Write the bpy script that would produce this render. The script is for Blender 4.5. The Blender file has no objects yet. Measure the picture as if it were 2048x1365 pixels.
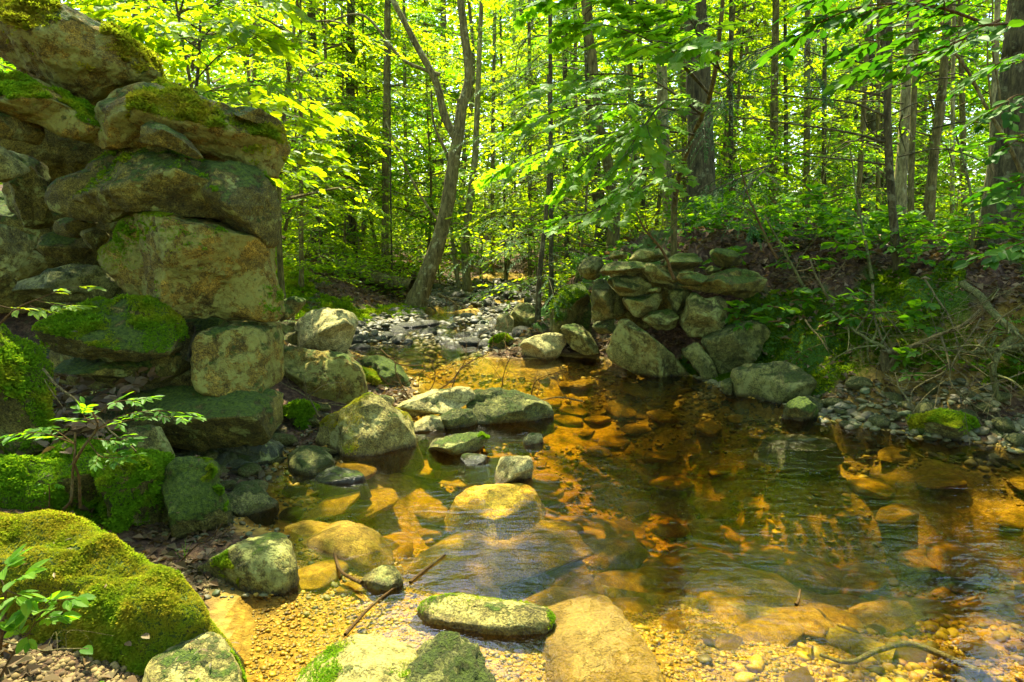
import bpy, math, random
import numpy as np
from mathutils import Vector
R = math.radians
S = bpy.context.scene
COL = S.collection
rng = np.random.default_rng(7)
random.seed(7)

# ------------------------------------------------------------------ camera, sky, sun, exposure
CAM_H, PITCH, LENS = 1.4, R(10.04), 24.0
F = 2048 * LENS / 36.0
cam_d = bpy.data.cameras.new("camera"); cam_d.lens = LENS; cam_d.sensor_width = 36
cam_d.clip_start = 0.05; cam_d.clip_end = 600
cam = bpy.data.objects.new("camera", cam_d); COL.objects.link(cam)
cam.location = (0, 0, CAM_H); cam.rotation_euler = (R(90) - PITCH, 0, 0)
S.camera = cam

SUN_EL, SUN_AZ = R(61), R(-16)          # azimuth from straight ahead, negative to the left
SUNV = np.array([math.sin(SUN_AZ) * math.cos(SUN_EL), math.cos(SUN_AZ) * math.cos(SUN_EL), math.sin(SUN_EL)])
w = bpy.data.worlds.new("World"); S.world = w; w.use_nodes = True
wn = w.node_tree
sky = wn.nodes.new("ShaderNodeTexSky"); sky.sky_type = 'NISHITA'; sky.sun_disc = False
sky.sun_elevation = SUN_EL; sky.sun_rotation = SUN_AZ
wn.links.new(sky.outputs[0], wn.nodes["Background"].inputs[0])
wn.nodes["Background"].inputs[1].default_value = 0.15
sl = bpy.data.lights.new("sun", 'SUN'); sl.energy = 5.0; sl.angle = R(0.53); sl.color = (1.0, 0.93, 0.70)
so = bpy.data.objects.new("sun", sl); COL.objects.link(so)
so.rotation_euler = Vector(SUNV).to_track_quat('Z', 'Y').to_euler()
so.location = (0, 0, 20)
S.view_settings.view_transform = 'Standard'; S.view_settings.look = 'None'
S.view_settings.gamma = 1; S.view_settings.exposure = 2.08
cy = S.cycles
cy.max_bounces = 7; cy.diffuse_bounces = 3; cy.glossy_bounces = 2; cy.transmission_bounces = 4
cy.transparent_max_bounces = 10; cy.volume_bounces = 0
cy.caustics_reflective = False; cy.caustics_refractive = False
cy.sample_clamp_indirect = 6
cy.use_denoising = True
cy.use_adaptive_sampling = True; cy.adaptive_threshold = 0.015

# ------------------------------------------------------------------ pixel -> world helpers
SP, CP = math.sin(PITCH), math.cos(PITCH)
def ray(u, v):
    cx, cz = (u - 1024) / F, -(v - 682.5) / F
    return cx, CP + cz * SP, -SP + cz * CP
def P(u, v, Y):
    dx, dy, dz = ray(u, v); t = Y / dy
    return np.array([dx * t, Y, CAM_H + dz * t])
def G(u, v, z=0.0):
    dx, dy, dz = ray(u, v); t = (z - CAM_H) / dz
    return np.array([dx * t, dy * t, z])

# ------------------------------------------------------------------ noise
_perm = np.random.default_rng(3).permutation(4096)
def _h(ix, iy, iz):
    return _perm[(_perm[(_perm[ix & 4095] + iy) & 4095] + iz) & 4095] / 4095.0 * 2 - 1
def vnoise(p):
    p = np.asarray(p, float); i = np.floor(p).astype(np.int64); f = p - i
    f = f * f * f * (f * (f * 6 - 15) + 10)
    x, y, z = i[..., 0], i[..., 1], i[..., 2]; fx, fy, fz = f[..., 0], f[..., 1], f[..., 2]
    def L(a, b, t): return a + (b - a) * t
    return L(L(L(_h(x, y, z), _h(x+1, y, z), fx), L(_h(x, y+1, z), _h(x+1, y+1, z), fx), fy),
             L(L(_h(x, y, z+1), _h(x+1, y, z+1), fx), L(_h(x, y+1, z+1), _h(x+1, y+1, z+1), fx), fy), fz)
def fbm(p, oct=4, gain=.5, lac=2.03):
    p = np.asarray(p, float); s = 0; a = 1.0; n = 0
    for k in range(oct):
        s = s + a * vnoise(p * lac**k + 17.3 * k); n += a; a *= gain
    return s / n
def sstep(x, a=0.0, b=1.0):
    t = np.clip((x - a) / (b - a), 0, 1); return t * t * (3 - 2 * t)
def nrm(a):
    return a / np.maximum(np.linalg.norm(a, axis=-1, keepdims=True), 1e-9)

# ------------------------------------------------------------------ mesh accumulation
class Geo:
    def __init__(s): s.v = []; s.f = []; s.m = []; s.n = 0
    def add(s, v, f, mi=0):
        v = np.asarray(v, float).reshape(-1, 3); f = np.asarray(f, np.int64)
        if len(f) == 0: return
        s.v.append(v); s.f.append(f + s.n); s.m.append(np.full(len(f), mi)); s.n += len(v)
    def build(s, name, mats, parent=None, smooth=True, origin=None):
        V = np.concatenate(s.v)
        o0 = np.zeros(3) if origin is None else np.asarray(origin, float)
        V = V - o0
        me = bpy.data.meshes.new(name)
        me.vertices.add(len(V)); me.vertices.foreach_set("co", V.astype(np.float32).ravel())
        tot = np.concatenate([np.full(len(f), f.shape[1]) for f in s.f])
        lv = np.concatenate([f.ravel() for f in s.f])
        me.loops.add(len(lv)); me.loops.foreach_set("vertex_index", lv.astype(np.int32))
        me.polygons.add(len(tot))
        st = np.concatenate([[0], np.cumsum(tot)[:-1]])
        me.polygons.foreach_set("loop_start", st.astype(np.int32))
        me.polygons.foreach_set("material_index", np.concatenate(s.m).astype(np.int32))
        me.polygons.foreach_set("use_smooth", np.full(len(tot), smooth))
        if not isinstance(mats, (list, tuple)): mats = [mats]
        for m in mats: me.materials.append(m)
        me.update(calc_edges=True)
        o = bpy.data.objects.new(name, me); COL.objects.link(o)
        if parent is not None: o.parent = parent
        if origin is not None and parent is None: o.location = o0
        return o
def tag(o, label=None, cat=None, group=None, kind=None):
    if label: o['label'] = label
    if cat: o['category'] = cat
    if group: o['group'] = group
    if kind: o['kind'] = kind
    return o
def empty(name, loc, label=None, cat=None, group=None):
    o = bpy.data.objects.new(name, None); COL.objects.link(o); o.location = loc
    o.empty_display_size = .1
    return tag(o, label, cat, group)
def copy_tree(o, parent=None):
    c = o.copy(); COL.objects.link(c); c.parent = parent
    for ch in list(o.children): copy_tree(ch, c)
    return c

def tube(g, pts, rad, ns=7, mi=0, rough=0.0, cap=True):
    pts = np.asarray(pts, float); n = len(pts)
    rad = np.asarray(rad, float) * np.ones(n)
    t = nrm(np.gradient(pts, axis=0))
    ref = np.array([0, 0, 1.0]) if abs(t[0, 2]) < .9 else np.array([1.0, 0, 0])
    a = nrm(np.cross(t, ref)); b = np.cross(t, a)
    th = np.arange(ns) * 2 * math.pi / ns
    ring = a[:, None, :] * np.cos(th)[None, :, None] + b[:, None, :] * np.sin(th)[None, :, None]
    rr = rad[:, None] * np.ones((1, ns))
    if rough: rr = rr * (1 + rough * vnoise(np.stack([pts[:, None, 0] + ring[..., 0] * 1.7, pts[:, None, 1] + ring[..., 1] * 1.7, pts[:, None, 2] * 3 + 0 * ring[..., 2]], -1) * 2.1))
    V = (pts[:, None, :] + ring * rr[..., None]).reshape(-1, 3)
    i = np.arange(n - 1)[:, None] * ns; j = np.arange(ns)[None, :]; j2 = (j + 1) % ns
    Fq = np.stack([i + j, i + j2, i + ns + j2, i + ns + j], -1).reshape(-1, 4)
    g.add(V, Fq, mi)
def spline(pts, n):
    pts = np.asarray(pts, float)
    if len(pts) == 2: 
        return pts[0] + (pts[1] - pts[0]) * np.linspace(0, 1, n)[:, None]
    q = np.concatenate([[2 * pts[0] - pts[1]], pts, [2 * pts[-1] - pts[-2]]])
    out = []; u = np.linspace(0, len(pts) - 1 - 1e-6, n)
    for x in u:
        k = int(x); t = x - k; p0, p1, p2, p3 = q[k], q[k+1], q[k+2], q[k+3]
        out.append(.5 * (2*p1 + (-p0 + p2)*t + (2*p0 - 5*p1 + 4*p2 - p3)*t*t + (-p0 + 3*p1 - 3*p2 + p3)*t**3))
    return np.array(out)

# ------------------------------------------------------------------ leaves
T_Q = (np.array([(0,0,0),(.48,.30,.05),(1,0,-.06),(.48,-.30,.05)]), np.array([(0,1,2),(0,2,3)]))
def _ov(wd=.3):
    xs = [0, .2, .5, .8, 1.0]; ws = [0, .75*wd, wd, .6*wd, 0]; V = []; 
    for x, q in zip(xs, ws): V += [(x, q, .06*(q/wd) - .1*x*x), (x, 0, -.1*x*x), (x, -q, .06*(q/wd) - .1*x*x)]
    Fq = []
    for k in range(4): Fq += [(3*k, 3*k+3, 3*k+4, 3*k+1), (3*k+1, 3*k+4, 3*k+5, 3*k+2)]
    return np.array(V), np.array(Fq)
T_OV = _ov(.28); T_OVN = _ov(.2)
_half = [(0,.02),(-.1,.2),(-.04,.40),(.1,.30),(.2,.34),(.42,.62),(.45,.42),(.58,.46),(.52,.24),(.72,.26),(.74,.15),(1,0)]
_mv = [(.3,0,.03)] + [(x, y, -.12*abs(y) - .08*x*x) for x, y in _half] + [(x, -y, -.12*abs(y) - .08*x*x) for x, y in _half[-2::-1]]
T_MAPLE = (np.array(_mv), np.array([(0, k, k+1) for k in range(1, len(_mv)-1)] + [(0, len(_mv)-1, 1)]))
T_NEED = (np.array([(0,.0,0),(.3,.13,.0),(1,.02,-.12),(.3,-.13,.0)]), np.array([(0,1,2),(0,2,3)]))
def put(g, tpl, pos, axis, up, sc, mi=0):
    tv, tf = tpl; n = len(pos)
    if n == 0: return
    axis = nrm(axis); side = nrm(np.cross(up, axis)); nn = np.cross(axis, side)
    sc = np.asarray(sc) * np.ones(n)
    V = pos[:, None, :] + sc[:, None, None] * (tv[None, :, 0:1] * axis[:, None, :] + tv[None, :, 1:2] * side[:, None, :] + tv[None, :, 2:3] * nn[:, None, :])
    Fx = tf[None] + (np.arange(n) * len(tv))[:, None, None]
    g.add(V.reshape(-1, 3), Fx.reshape(-1, tf.shape[1]), mi)
def sprays(r, anc, dirs, L, nl, size, tilt=.3, ang=50, droop=.15):
    """planar twigs: leaves alternate on both sides of every twig"""
    n = len(anc); d = nrm(dirs); L = np.asarray(L) * np.ones(n)
    up = nrm(np.array([0, 0, 1.0]) + r.normal(0, tilt, (n, 3))); side = nrm(np.cross(up, d)); up = np.cross(d, side)
    t = (np.arange(nl) + .5) / nl
    sgn = np.where(np.arange(nl) % 2, 1.0, -1.0)
    pos = anc[:, None, :] + d[:, None, :] * (t[None, :, None] * L[:, None, None]) 
    pos[..., 2] -= droop * (t**2)[None, :] * L[:, None]
    a = np.radians(ang * (1 - .6 * t))[None, :] + r.normal(0, .2, (n, nl))
    ax = d[:, None, :] * np.cos(a)[..., None] + side[:, None, :] * (np.sin(a) * sgn[None, :])[..., None]
    ax[..., 2] -= r.uniform(0, .3, (n, nl))
    un = nrm(up[:, None, :] + r.normal(0, tilt, (n, nl, 3)))
    sc = size * r.uniform(.65, 1.2, (n, nl))
    return pos.reshape(-1, 3), ax.reshape(-1, 3), un.reshape(-1, 3), sc.ravel()

# ------------------------------------------------------------------ materials
class N:
    def __init__(s, name):
        s.m = bpy.data.materials.new(name); s.m.use_nodes = True; s.t = s.m.node_tree
        for n in list(s.t.nodes): s.t.nodes.remove(n)
        s.out = s.t.nodes.new("ShaderNodeOutputMaterial")
    def n(s, ty, **k):
        x = s.t.nodes.new(ty)
        for a, b in k.items():
            if a.startswith('i_'): x.inputs[a[2:].replace('_', ' ')].default_value = b
            else: setattr(x, a, b)
        return x
    def l(s, a, b): s.t.links.new(a, b)
    def coord(s, kind='Object'):
        c = s.n("ShaderNodeTexCoord"); o = s.n("ShaderNodeObjectInfo")
        a = s.n("ShaderNodeVectorMath", operation='MULTIPLY_ADD'); a.inputs[1].default_value = (1, 1, 1)
        m = s.n("ShaderNodeMath", operation='MULTIPLY'); m.inputs[1].default_value = 37.0
        s.l(o.outputs['Random'], m.inputs[0]); s.l(c.outputs[kind], a.inputs[0]); s.l(m.outputs[0], a.inputs[2])
        return a.outputs[0]
    def noise(s, co, scale, detail=5, rough=.6, dist=0.0, stretch=None):
        if stretch:
            mp = s.n("ShaderNodeMapping"); mp.inputs['Scale'].default_value = stretch; s.l(co, mp.inputs[0]); co = mp.outputs[0]
        x = s.n("ShaderNodeTexNoise"); x.inputs['Scale'].default_value = scale; x.inputs['Detail'].default_value = detail
        x.inputs['Roughness'].default_value = rough; x.inputs['Distortion'].default_value = dist
        s.l(co, x.inputs['Vector']); return x.outputs[0]
    def vor(s, co, scale, feature='F1', out='Distance'):
        x = s.n("ShaderNodeTexVoronoi", feature=feature); x.inputs['Scale'].default_value = scale
        s.l(co, x.inputs['Vector']); return x.outputs[out]
    def ramp(s, fac, stops, interp='LINEAR'):
        x = s.n("ShaderNodeValToRGB"); e = x.color_ramp; e.interpolation = interp
        while len(e.elements) > 1: e.elements.remove(e.elements[-1])
        for k, (p, c) in enumerate(stops):
            el = e.elements[0] if k == 0 else e.elements.new(p)
            el.position = p; el.color = (c if hasattr(c, '__len__') else (c, c, c)) + (1,) if hasattr(c, '__len__') else (c, c, c, 1)
        s.l(fac, x.inputs[0]); return x.outputs[0]
    def math(s, op, a, b=None, clamp=False):
        x = s.n("ShaderNodeMath", operation=op); x.use_clamp = clamp
        for k, q in enumerate((a, b)):
            if q is None: continue
            if hasattr(q, 'is_linked') or hasattr(q, 'links'): s.l(q, x.inputs[k])
            else: x.inputs[k].default_value = q
        return x.outputs[0]
    def mix(s, fac, a, b, blend='MIX'):
        x = s.n("ShaderNodeMix", data_type='RGBA', blend_type=blend)
        for k, q in ((0, fac), (6, a), (7, b)):
            if hasattr(q, 'links'): s.l(q, x.inputs[k])
            else: x.inputs[k].default_value = q if k == 0 else tuple(q) + (1,)
        return x.outputs[2]
    def bump(s, h, strength=.5, dist=.02, nrm_in=None):
        x = s.n("ShaderNodeBump"); x.inputs['Strength'].default_value = strength; x.inputs['Distance'].default_value = dist
        s.l(h, x.inputs['Height'])
        if nrm_in is not None: s.l(nrm_in, x.inputs['Normal'])
        return x.outputs[0]
    def principled(s, col, rough=.8, spec=.3, normal=None):
        x = s.n("ShaderNodeBsdfPrincipled"); x.inputs['Specular IOR Level'].default_value = spec
        if hasattr(col, 'links'): s.l(col, x.inputs['Base Color'])
        else: x.inputs['Base Color'].default_value = tuple(col) + (1,)
        if hasattr(rough, 'links'): s.l(rough, x.inputs['Roughness'])
        else: x.inputs['Roughness'].default_value = rough
        if normal is not None: s.l(normal, x.inputs['Normal'])
        return x.outputs[0]
    def done(s, sh): s.l(sh, s.out.inputs[0]); return s.m

def moss_mat(name, g1, g2, o1, o2, share):
    a = N(name); geo = a.n("ShaderNodeNewGeometry"); co = a.coord()
    f = geo.outputs['Random Per Island']; c1 = a.mix(f, g1, g2); c2 = a.mix(f, o1, o2)
    m = a.ramp(a.noise(co, 3.5, 5, .65), [(share, 1.0), (share + .16, 0.0)])
    c = a.mix(m, c1, c2); d = a.n("ShaderNodeBsdfDiffuse"); a.l(c, d.inputs[0]); t = a.n("ShaderNodeBsdfTranslucent"); a.l(a.mix(.5, c, (.5, .7, .01)), t.inputs[0])
    x = a.n("ShaderNodeMixShader"); x.inputs[0].default_value = .4; a.l(d.outputs[0], x.inputs[1]); a.l(t.outputs[0], x.inputs[2]); return a.done(x.outputs[0])
def leaf_mat(name, cols, trans, tmix=.55, rough=.45, gl0=.006, gl1=.05):
    """cols: dark to light reflected colour; trans: colour of the light that comes through"""
    a = N(name); geo = a.n("ShaderNodeNewGeometry"); oi = a.n("ShaderNodeObjectInfo")
    f = a.math('FRACT', a.math('ADD', geo.outputs['Random Per Island'], oi.outputs['Random']))
    k = len(cols)
    c = a.ramp(f, [(i / max(k-1, 1), q) for i, q in enumerate(cols)])
    tr = a.mix(f, trans[0], trans[1])
    d = a.n("ShaderNodeBsdfDiffuse"); a.l(c, d.inputs[0])
    t = a.n("ShaderNodeBsdfTranslucent"); a.l(tr, t.inputs[0])
    m = a.n("ShaderNodeMixShader"); m.inputs[0].default_value = tmix; a.l(d.outputs[0], m.inputs[1]); a.l(t.outputs[0], m.inputs[2])
    g = a.n("ShaderNodeBsdfGlossy"); g.inputs['Roughness'].default_value = rough; g.inputs[0].default_value = (.9, 1, .85, 1)
    lw = a.n("ShaderNodeLayerWeight"); fr = a.math('ADD', gl0, a.math('MULTIPLY', a.math('POWER', lw.outputs['Facing'], 3.0), gl1))
    m2 = a.n("ShaderNodeMixShader"); a.l(fr, m2.inputs[0]); a.l(m.outputs[0], m2.inputs[1]); a.l(g.outputs[0], m2.inputs[2])
    return a.done(m2.outputs[0])

def stone_mat(name, cols, moss=.0, mcol=((.03,.06,.004),(.13,.19,.010)), lichen=.0, lcol=(.40,.44,.22), rough=.85, spec=.25, grain=1.0, mz=.25, vein=.6, blot=.85):
    cols = [(c[0] * 1.04, c[1], c[2] * .42) for c in cols]; lcol = (lcol[0] * 1.02, lcol[1], lcol[2] * .5)
    blot_ = blot; a = N(name); co = a.coord()
    n1 = a.noise(co, 4.0, 9, .7, .5); n2 = a.noise(co, 26, 8, .75, .3); n3 = a.noise(co, 130, 4, .65)
    base = a.ramp(n1, [(.28, cols[0]), (.48, cols[1]), (.66, cols[2])])
    sp = a.ramp(n3, [(.36, .25), (.5, 1.0), (.64, 1.9)])
    base = a.mix(.8 * grain, base, sp, 'MULTIPLY')
    blot = a.ramp(n2, [(.36, .35), (.52, 1.0), (.7, 1.3)])
    base = a.mix(blot_, base, blot, 'MULTIPLY')
    # dark crack veins
    cr = a.n("ShaderNodeTexNoise"); cr.inputs['Scale'].default_value = 4.5; cr.inputs['Detail'].default_value = 7; cr.inputs['Roughness'].default_value = .6
    a.l(co, cr.inputs['Vector'])
    vein = a.math('ABSOLUTE', a.math('SUBTRACT', cr.outputs[0], .5))
    vr = a.ramp(vein, [(0, .3), (.018, 1.0)])
    base = a.mix(vein, base, vr, 'MULTIPLY')
    if lichen:
        li = a.noise(co, 7.5, 9, .72, .3)
        lm = a.ramp(li, [(.62 - lichen * .3, 0.0), (.66 - lichen * .3, 1.0)])
        lm2 = a.math('MULTIPLY', lm, a.ramp(n2, [(.4, .35), (.55, 1.0)]))
        base = a.mix(lm2, base, a.mix(n2, lcol, [c * .55 for c in lcol]))
    h = a.math('ADD', a.math('MULTIPLY', n2, .7), a.math('MULTIPLY', n3, .25))
    h = a.math('ADD', h, a.math('MULTIPLY', vr, .35))
    rg = rough
    if moss:
        geo = a.n("ShaderNodeNewGeometry"); sx = a.n("ShaderNodeSeparateXYZ"); a.l(geo.outputs['Normal'], sx.inputs[0])
        mn = a.noise(co, 5.5, 8, .7, .2)
        q = a.math('ADD', a.math('MULTIPLY', sx.outputs[2], mz), mn)
        mm = a.ramp(q, [(.80 - moss * .42, 0.0), (.86 - moss * .42, 1.0)])
        mc = a.mix(a.ramp(a.noise(co, 60, 4, .7), [(.35, 0.0), (.62, 1.0)]), mcol[0], mcol[1])
        base = a.mix(mm, base, mc)
        h = a.math('ADD', h, a.math('MULTIPLY', mm, a.math('ADD', .5, a.math('MULTIPLY', a.noise(co, 140, 3, .7), 1.5))))
    gp = a.n("ShaderNodeNewGeometry"); px = a.n("ShaderNodeSeparateXYZ"); a.l(gp.outputs['Position'], px.inputs[0])
    wet = a.ramp(a.math('ADD', px.outputs[2], a.math('MULTIPLY', a.math('SUBTRACT', n1, .5), -.09)), [(.012, 1.0), (.034, 0.0)])
    base = a.mix(wet, base, a.mix(1.0, base, (.42, .36, .26), 'MULTIPLY')) if name not in ("tannin_stained_stone", "smooth_tan_rock") else base
    rg = a.math('SUBTRACT', rg, a.math('MULTIPLY', wet, max(0.0, rough - .3)))
    nb = a.bump(h, .95, .026)
    return a.done(a.principled(base, rg, spec, nb))

def bark_mat(name, cols, sc=1.0, lichen=.4, lcol=(.30,.32,.22)):
    cols = [(c[0], c[1] * .97, c[2] * .55) for c in cols]; lcol = (lcol[0], lcol[1], lcol[2] * .6)
    a = N(name); co = a.coord()
    n1 = a.noise(co, 6 * sc, 6, .65, .3, (3, 3, .8)); n2 = a.noise(co, 25 * sc, 5, .7, .2, (1.5, 1.5, .35))
    base = a.ramp(n1, [(.3, cols[0]), (.6, cols[1])])
    base = a.mix(.8, base, a.ramp(n2, [(.35, .35), (.6, 1.3)]), 'MULTIPLY')
    li = a.noise(co, 9, 7, .7)
    base = a.mix(a.math('MULTIPLY', a.ramp(li, [(.56, 0.0), (.62, 1.0)]), lichen), base, lcol)
    return a.done(a.principled(base, .9, .15, a.bump(n2, .9, .02)))
M = {}
# --- stone
M['grey'] = stone_mat("weathered_grey_stone", [(.04,.042,.018),(.12,.115,.045),(.24,.22,.10)], moss=.24, lichen=.4, lcol=(.34,.37,.17))
M['brown'] = stone_mat("brown_green_stone", [(.035,.035,.012),(.10,.09,.025),(.20,.175,.055)], moss=.42, lichen=.18, lcol=(.3,.34,.14))
M['lichen'] = stone_mat("ochre_lichened_stone", [(.025,.03,.01),(.14,.105,.022),(.30,.215,.055)], moss=.45, lichen=.5, lcol=(.30,.31,.11), mz=.12)
M['pale'] = stone_mat("pale_stone", [(.085,.075,.03),(.20,.175,.085),(.38,.34,.18)], moss=.12, lichen=.3, lcol=(.40,.39,.22))  # pale by its own colour, with some lichen
M['mossy'] = stone_mat("moss_grown_stone", [(.03,.032,.012),(.09,.085,.03),(.18,.165,.07)], moss=.72, lichen=.15, lcol=(.3,.34,.16))
M['green'] = stone_mat("green_grey_stone", [(.035,.04,.02),(.10,.11,.045),(.19,.19,.09)], moss=.25, mcol=((.03,.045,.003),(.08,.115,.006)), lichen=.3, lcol=(.28,.29,.14))
M['wet'] = stone_mat("wet_dark_stone", [(.02,.028,.018),(.05,.06,.035),(.12,.12,.06)], moss=.15, lichen=.1, rough=.35, spec=.5)
M['gold'] = stone_mat("tannin_stained_stone", [(.15,.085,.012),(.44,.27,.03),(.66,.45,.08)], moss=.0, lichen=.0, rough=.7)
M['sand'] = stone_mat("smooth_tan_rock", [(.13,.085,.03),(.21,.14,.05),(.27,.185,.075)], moss=0, lichen=0, rough=.8, grain=.5, vein=.12, blot=.3)
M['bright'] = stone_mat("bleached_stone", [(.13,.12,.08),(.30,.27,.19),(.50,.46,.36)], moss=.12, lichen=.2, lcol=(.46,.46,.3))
M['cobble'] = stone_mat("dark_river_cobble", [(.014,.017,.013),(.038,.04,.026),(.08,.074,.05)], moss=.0, lichen=.12, rough=.55, spec=.4)
# --- bark
M['bark'] = bark_mat("grey_brown_bark", [(.05,.042,.018),(.17,.145,.065)])
M['bark_dark'] = bark_mat("dark_furrowed_bark", [(.02,.018,.010),(.09,.08,.045)], 1.0, .3)
M['bark_pale'] = bark_mat("pale_mottled_bark", [(.10,.09,.05),(.30,.27,.16)], 1.2, .5, (.42,.42,.3))
M['bark_mott'] = bark_mat("mottled_birch_bark", [(.06,.05,.025),(.2,.17,.09)], 1, .75, (.36,.35,.24))
M['twig'] = bark_mat("dead_wood", [(.05,.045,.022),(.18,.155,.09)], 3, .3)
M['twig_moss'] = bark_mat("lichened_dead_wood", [(.05,.055,.02),(.15,.16,.07)], 3, .5, (.24,.30,.14))
M['stem'] = bark_mat("brown_stem", [(.06,.03,.012),(.17,.1,.04)], 6, .2)
# --- leaves
M['leaf_y'] = leaf_mat("yellow_green_leaf", [(.05,.12,.003),(.09,.19,.004),(.13,.22,.004)], ((.26,.46,.003),(.58,.68,.004)), .62)
M['leaf_m'] = leaf_mat("mid_green_leaf", [(.03,.10,.004),(.05,.15,.004),(.08,.18,.005)], ((.13,.38,.003),(.36,.60,.004)), .58)
M['leaf_d'] = leaf_mat("deep_green_leaf", [(.018,.06,.003),(.03,.10,.004),(.055,.13,.005)], ((.03,.15,.003),(.12,.30,.004)), .45)
M['leaf_maple'] = leaf_mat("maple_leaf", [(.05,.13,.006),(.08,.19,.008),(.12,.24,.01)], ((.18,.46,.006),(.38,.62,.008)), .55)
M['needle'] = leaf_mat("hemlock_needles", [(.012,.045,.01),(.03,.09,.02),(.06,.13,.035)], ((.05,.16,.01),(.16,.32,.015)), .3)
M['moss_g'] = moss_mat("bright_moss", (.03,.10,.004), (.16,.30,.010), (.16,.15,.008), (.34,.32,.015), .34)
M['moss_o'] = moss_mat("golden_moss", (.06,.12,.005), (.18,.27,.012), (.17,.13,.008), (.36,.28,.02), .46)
M['moss_d'] = moss_mat("dark_green_moss", (.015,.05,.003), (.05,.13,.006), (.06,.07,.004), (.12,.14,.008), .3)  # darker, less yellow green than the other mosses
M['litter'] = leaf_mat("fallen_leaves", [(.03,.018,.006),(.09,.05,.015),(.17,.10,.035),(.06,.045,.012),(.26,.18,.08)], ((.14,.07,.01),(.3,.2,.05)), .2, .6, .02, .06)
# ------------------------------------------------------------------ terrain
def g2(u, v): return tuple(G(u, v)[:2])
WPOLY = np.array([(4.6, -2.0), (4.1, 2.8), g2(2048, 900), g2(1835, 872), g2(1640, 842), g2(1560, 808), g2(1470, 790), g2(1400, 757),
    g2(1240, 730), g2(1180, 716), g2(1120, 712), g2(1040, 722), g2(960, 716), g2(985, 690), g2(1060, 672), g2(1010, 655), g2(1040, 625), g2(1045, 600),
    g2(1030, 580), (.6, 17.5), (-.4, 18.5), (-1.2, 16), g2(930, 577), g2(868, 600), g2(845, 632), g2(745, 655), g2(690, 662),
    g2(670, 690), g2(735, 715), g2(835, 765), g2(840, 800), g2(780, 830), g2(640, 900), g2(560, 905), g2(560, 955), g2(470, 1045), g2(545, 1070), g2(560, 1170), g2(455, 1190),
    g2(440, 1250), g2(490, 1350), (-.62, 1.5), (-.7, -2.0)])
def sdf(x, y, poly):
    p = np.stack([x, y], -1)[..., None, :]; a = poly; b = np.roll(poly, -1, 0); e = b - a
    wv = p - a; t = np.clip((wv * e).sum(-1) / (e * e).sum(-1), 0, 1)
    d = np.sqrt(((wv - t[..., None] * e)**2).sum(-1)).min(-1)
    c = ((a[:, 1] > p[..., 1]) != (b[:, 1] > p[..., 1])) & (p[..., 0] < e[:, 0] * (p[..., 1] - a[:, 1]) / np.where(e[:, 1] == 0, 1e-9, e[:, 1]) + a[:, 0])
    return np.where(c.sum(-1) % 2 == 1, -d, d)
SHELF = [(*G(990, 1010)[:2], .30), (*G(620, 925)[:2], .3), (*G(970, 1245)[:2], .35), (*G(1180, 1270)[:2], .35), (*G(760, 1165)[:2], .2), (*G(700, 1350)[:2], .4), (*G(945, 920)[:2], .15), (*G(1600, 888)[:2], .3), (*G(900, 1340)[:2], .3), (*G(640, 1100)[:2], .3)]
def gs(x, y, cx, cy_, rx, ry=None): return np.exp(-((x - cx) / rx)**2 - ((y - cy_) / (ry or rx))**2)
def terrain(x, y, fine=True):
    x = np.asarray(x, float); y = np.asarray(y, float)
    z0 = np.zeros_like(x)
    n = fbm(np.stack([x * .8, y * .8, z0], -1), 3); n2 = fbm(np.stack([x * 3.1, y * 3.1, z0 + 5], -1), 4)
    d = sdf(x, y, WPOLY) + .10 * n2
    # bank height and width
    rt = sstep(x, .2, 1.4) * sstep(y, 2.5, 4.5); lb = sstep(-x, .2, 1.0) * sstep(y, 6.6, 8.2)
    A = .42 + .60 * rt + .22 * lb * (1 - rt)
    W = 1.1 + .9 * rt + 1.0 * lb * (1 - rt)
    wall = gs(x, y, 1.9, 6.7, 1.0, 1.0); W = W - .9 * wall; A = A + .1 * wall
    lfb = sstep(-x, .5, 1.0) * (1 - sstep(y, 4.2, 6.0)); A = A - .22 * lfb
    up = A * sstep(d / W, 0, 1) + (.028 - .022 * sstep(x, 0, 2)) * np.clip(d - W, 0, 30)
    up = up + .36 * gs(x, y, 2.6, 8.4, 1.3, 1.1) + 1.3 * gs(x, y, -4.6, 6.6, 2.2, 1.6) * sstep(-x, 1.6, 3.2)
    up = up + .05 * np.clip(y - 24, 0, 60) + .03 * np.clip(np.abs(x) - 14, 0, 60)
    up = up + .15 * gs(x, y, 5.2, 6.4, 1.2, 1.6)
    up = up + (.10 * n + .05 * n2 + rt * (.13 * n2 + .08 * fbm(np.stack([x * 8, y * 8, z0], -1), 3))) * sstep(d, 0, .8)
    dep = .06 + .30 * sstep(-d, 0, 1.0)
    shal = np.maximum(gs(x, y, .8, 2.1, 1.15, .72), gs(x, y, -.1, 2.2, .7, .5))
    dep = dep * (1 - .58 * np.clip(shal, 0, 1)) + .0
    dep = dep + .42 * gs(x, y, 1.2, 4.4, 1.0, .7) + .28 * gs(x, y, 1.7, 3.4, 1.0, .4) + .1*gs(x, y, -.3, 3.3, .5, .3)
    bar = sstep(y, 7.3, 8.0)
    for (sx, sy, sr) in SHELF: dep = dep * (1 - .66 * gs(x, y, sx, sy, sr))
    dep = dep * (1 - .82 * bar) + .012 * bar
    bed = -dep + .03 * n2 * 1.0 + bar * .16 * n2
    return np.where(d > 0, up, bed) * sstep(np.abs(d), 0, .05) + np.where(np.abs(d) < .05, 0, 0)
def tz(x, y): return float(terrain(np.array([x]), np.array([y]))[0])

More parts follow.
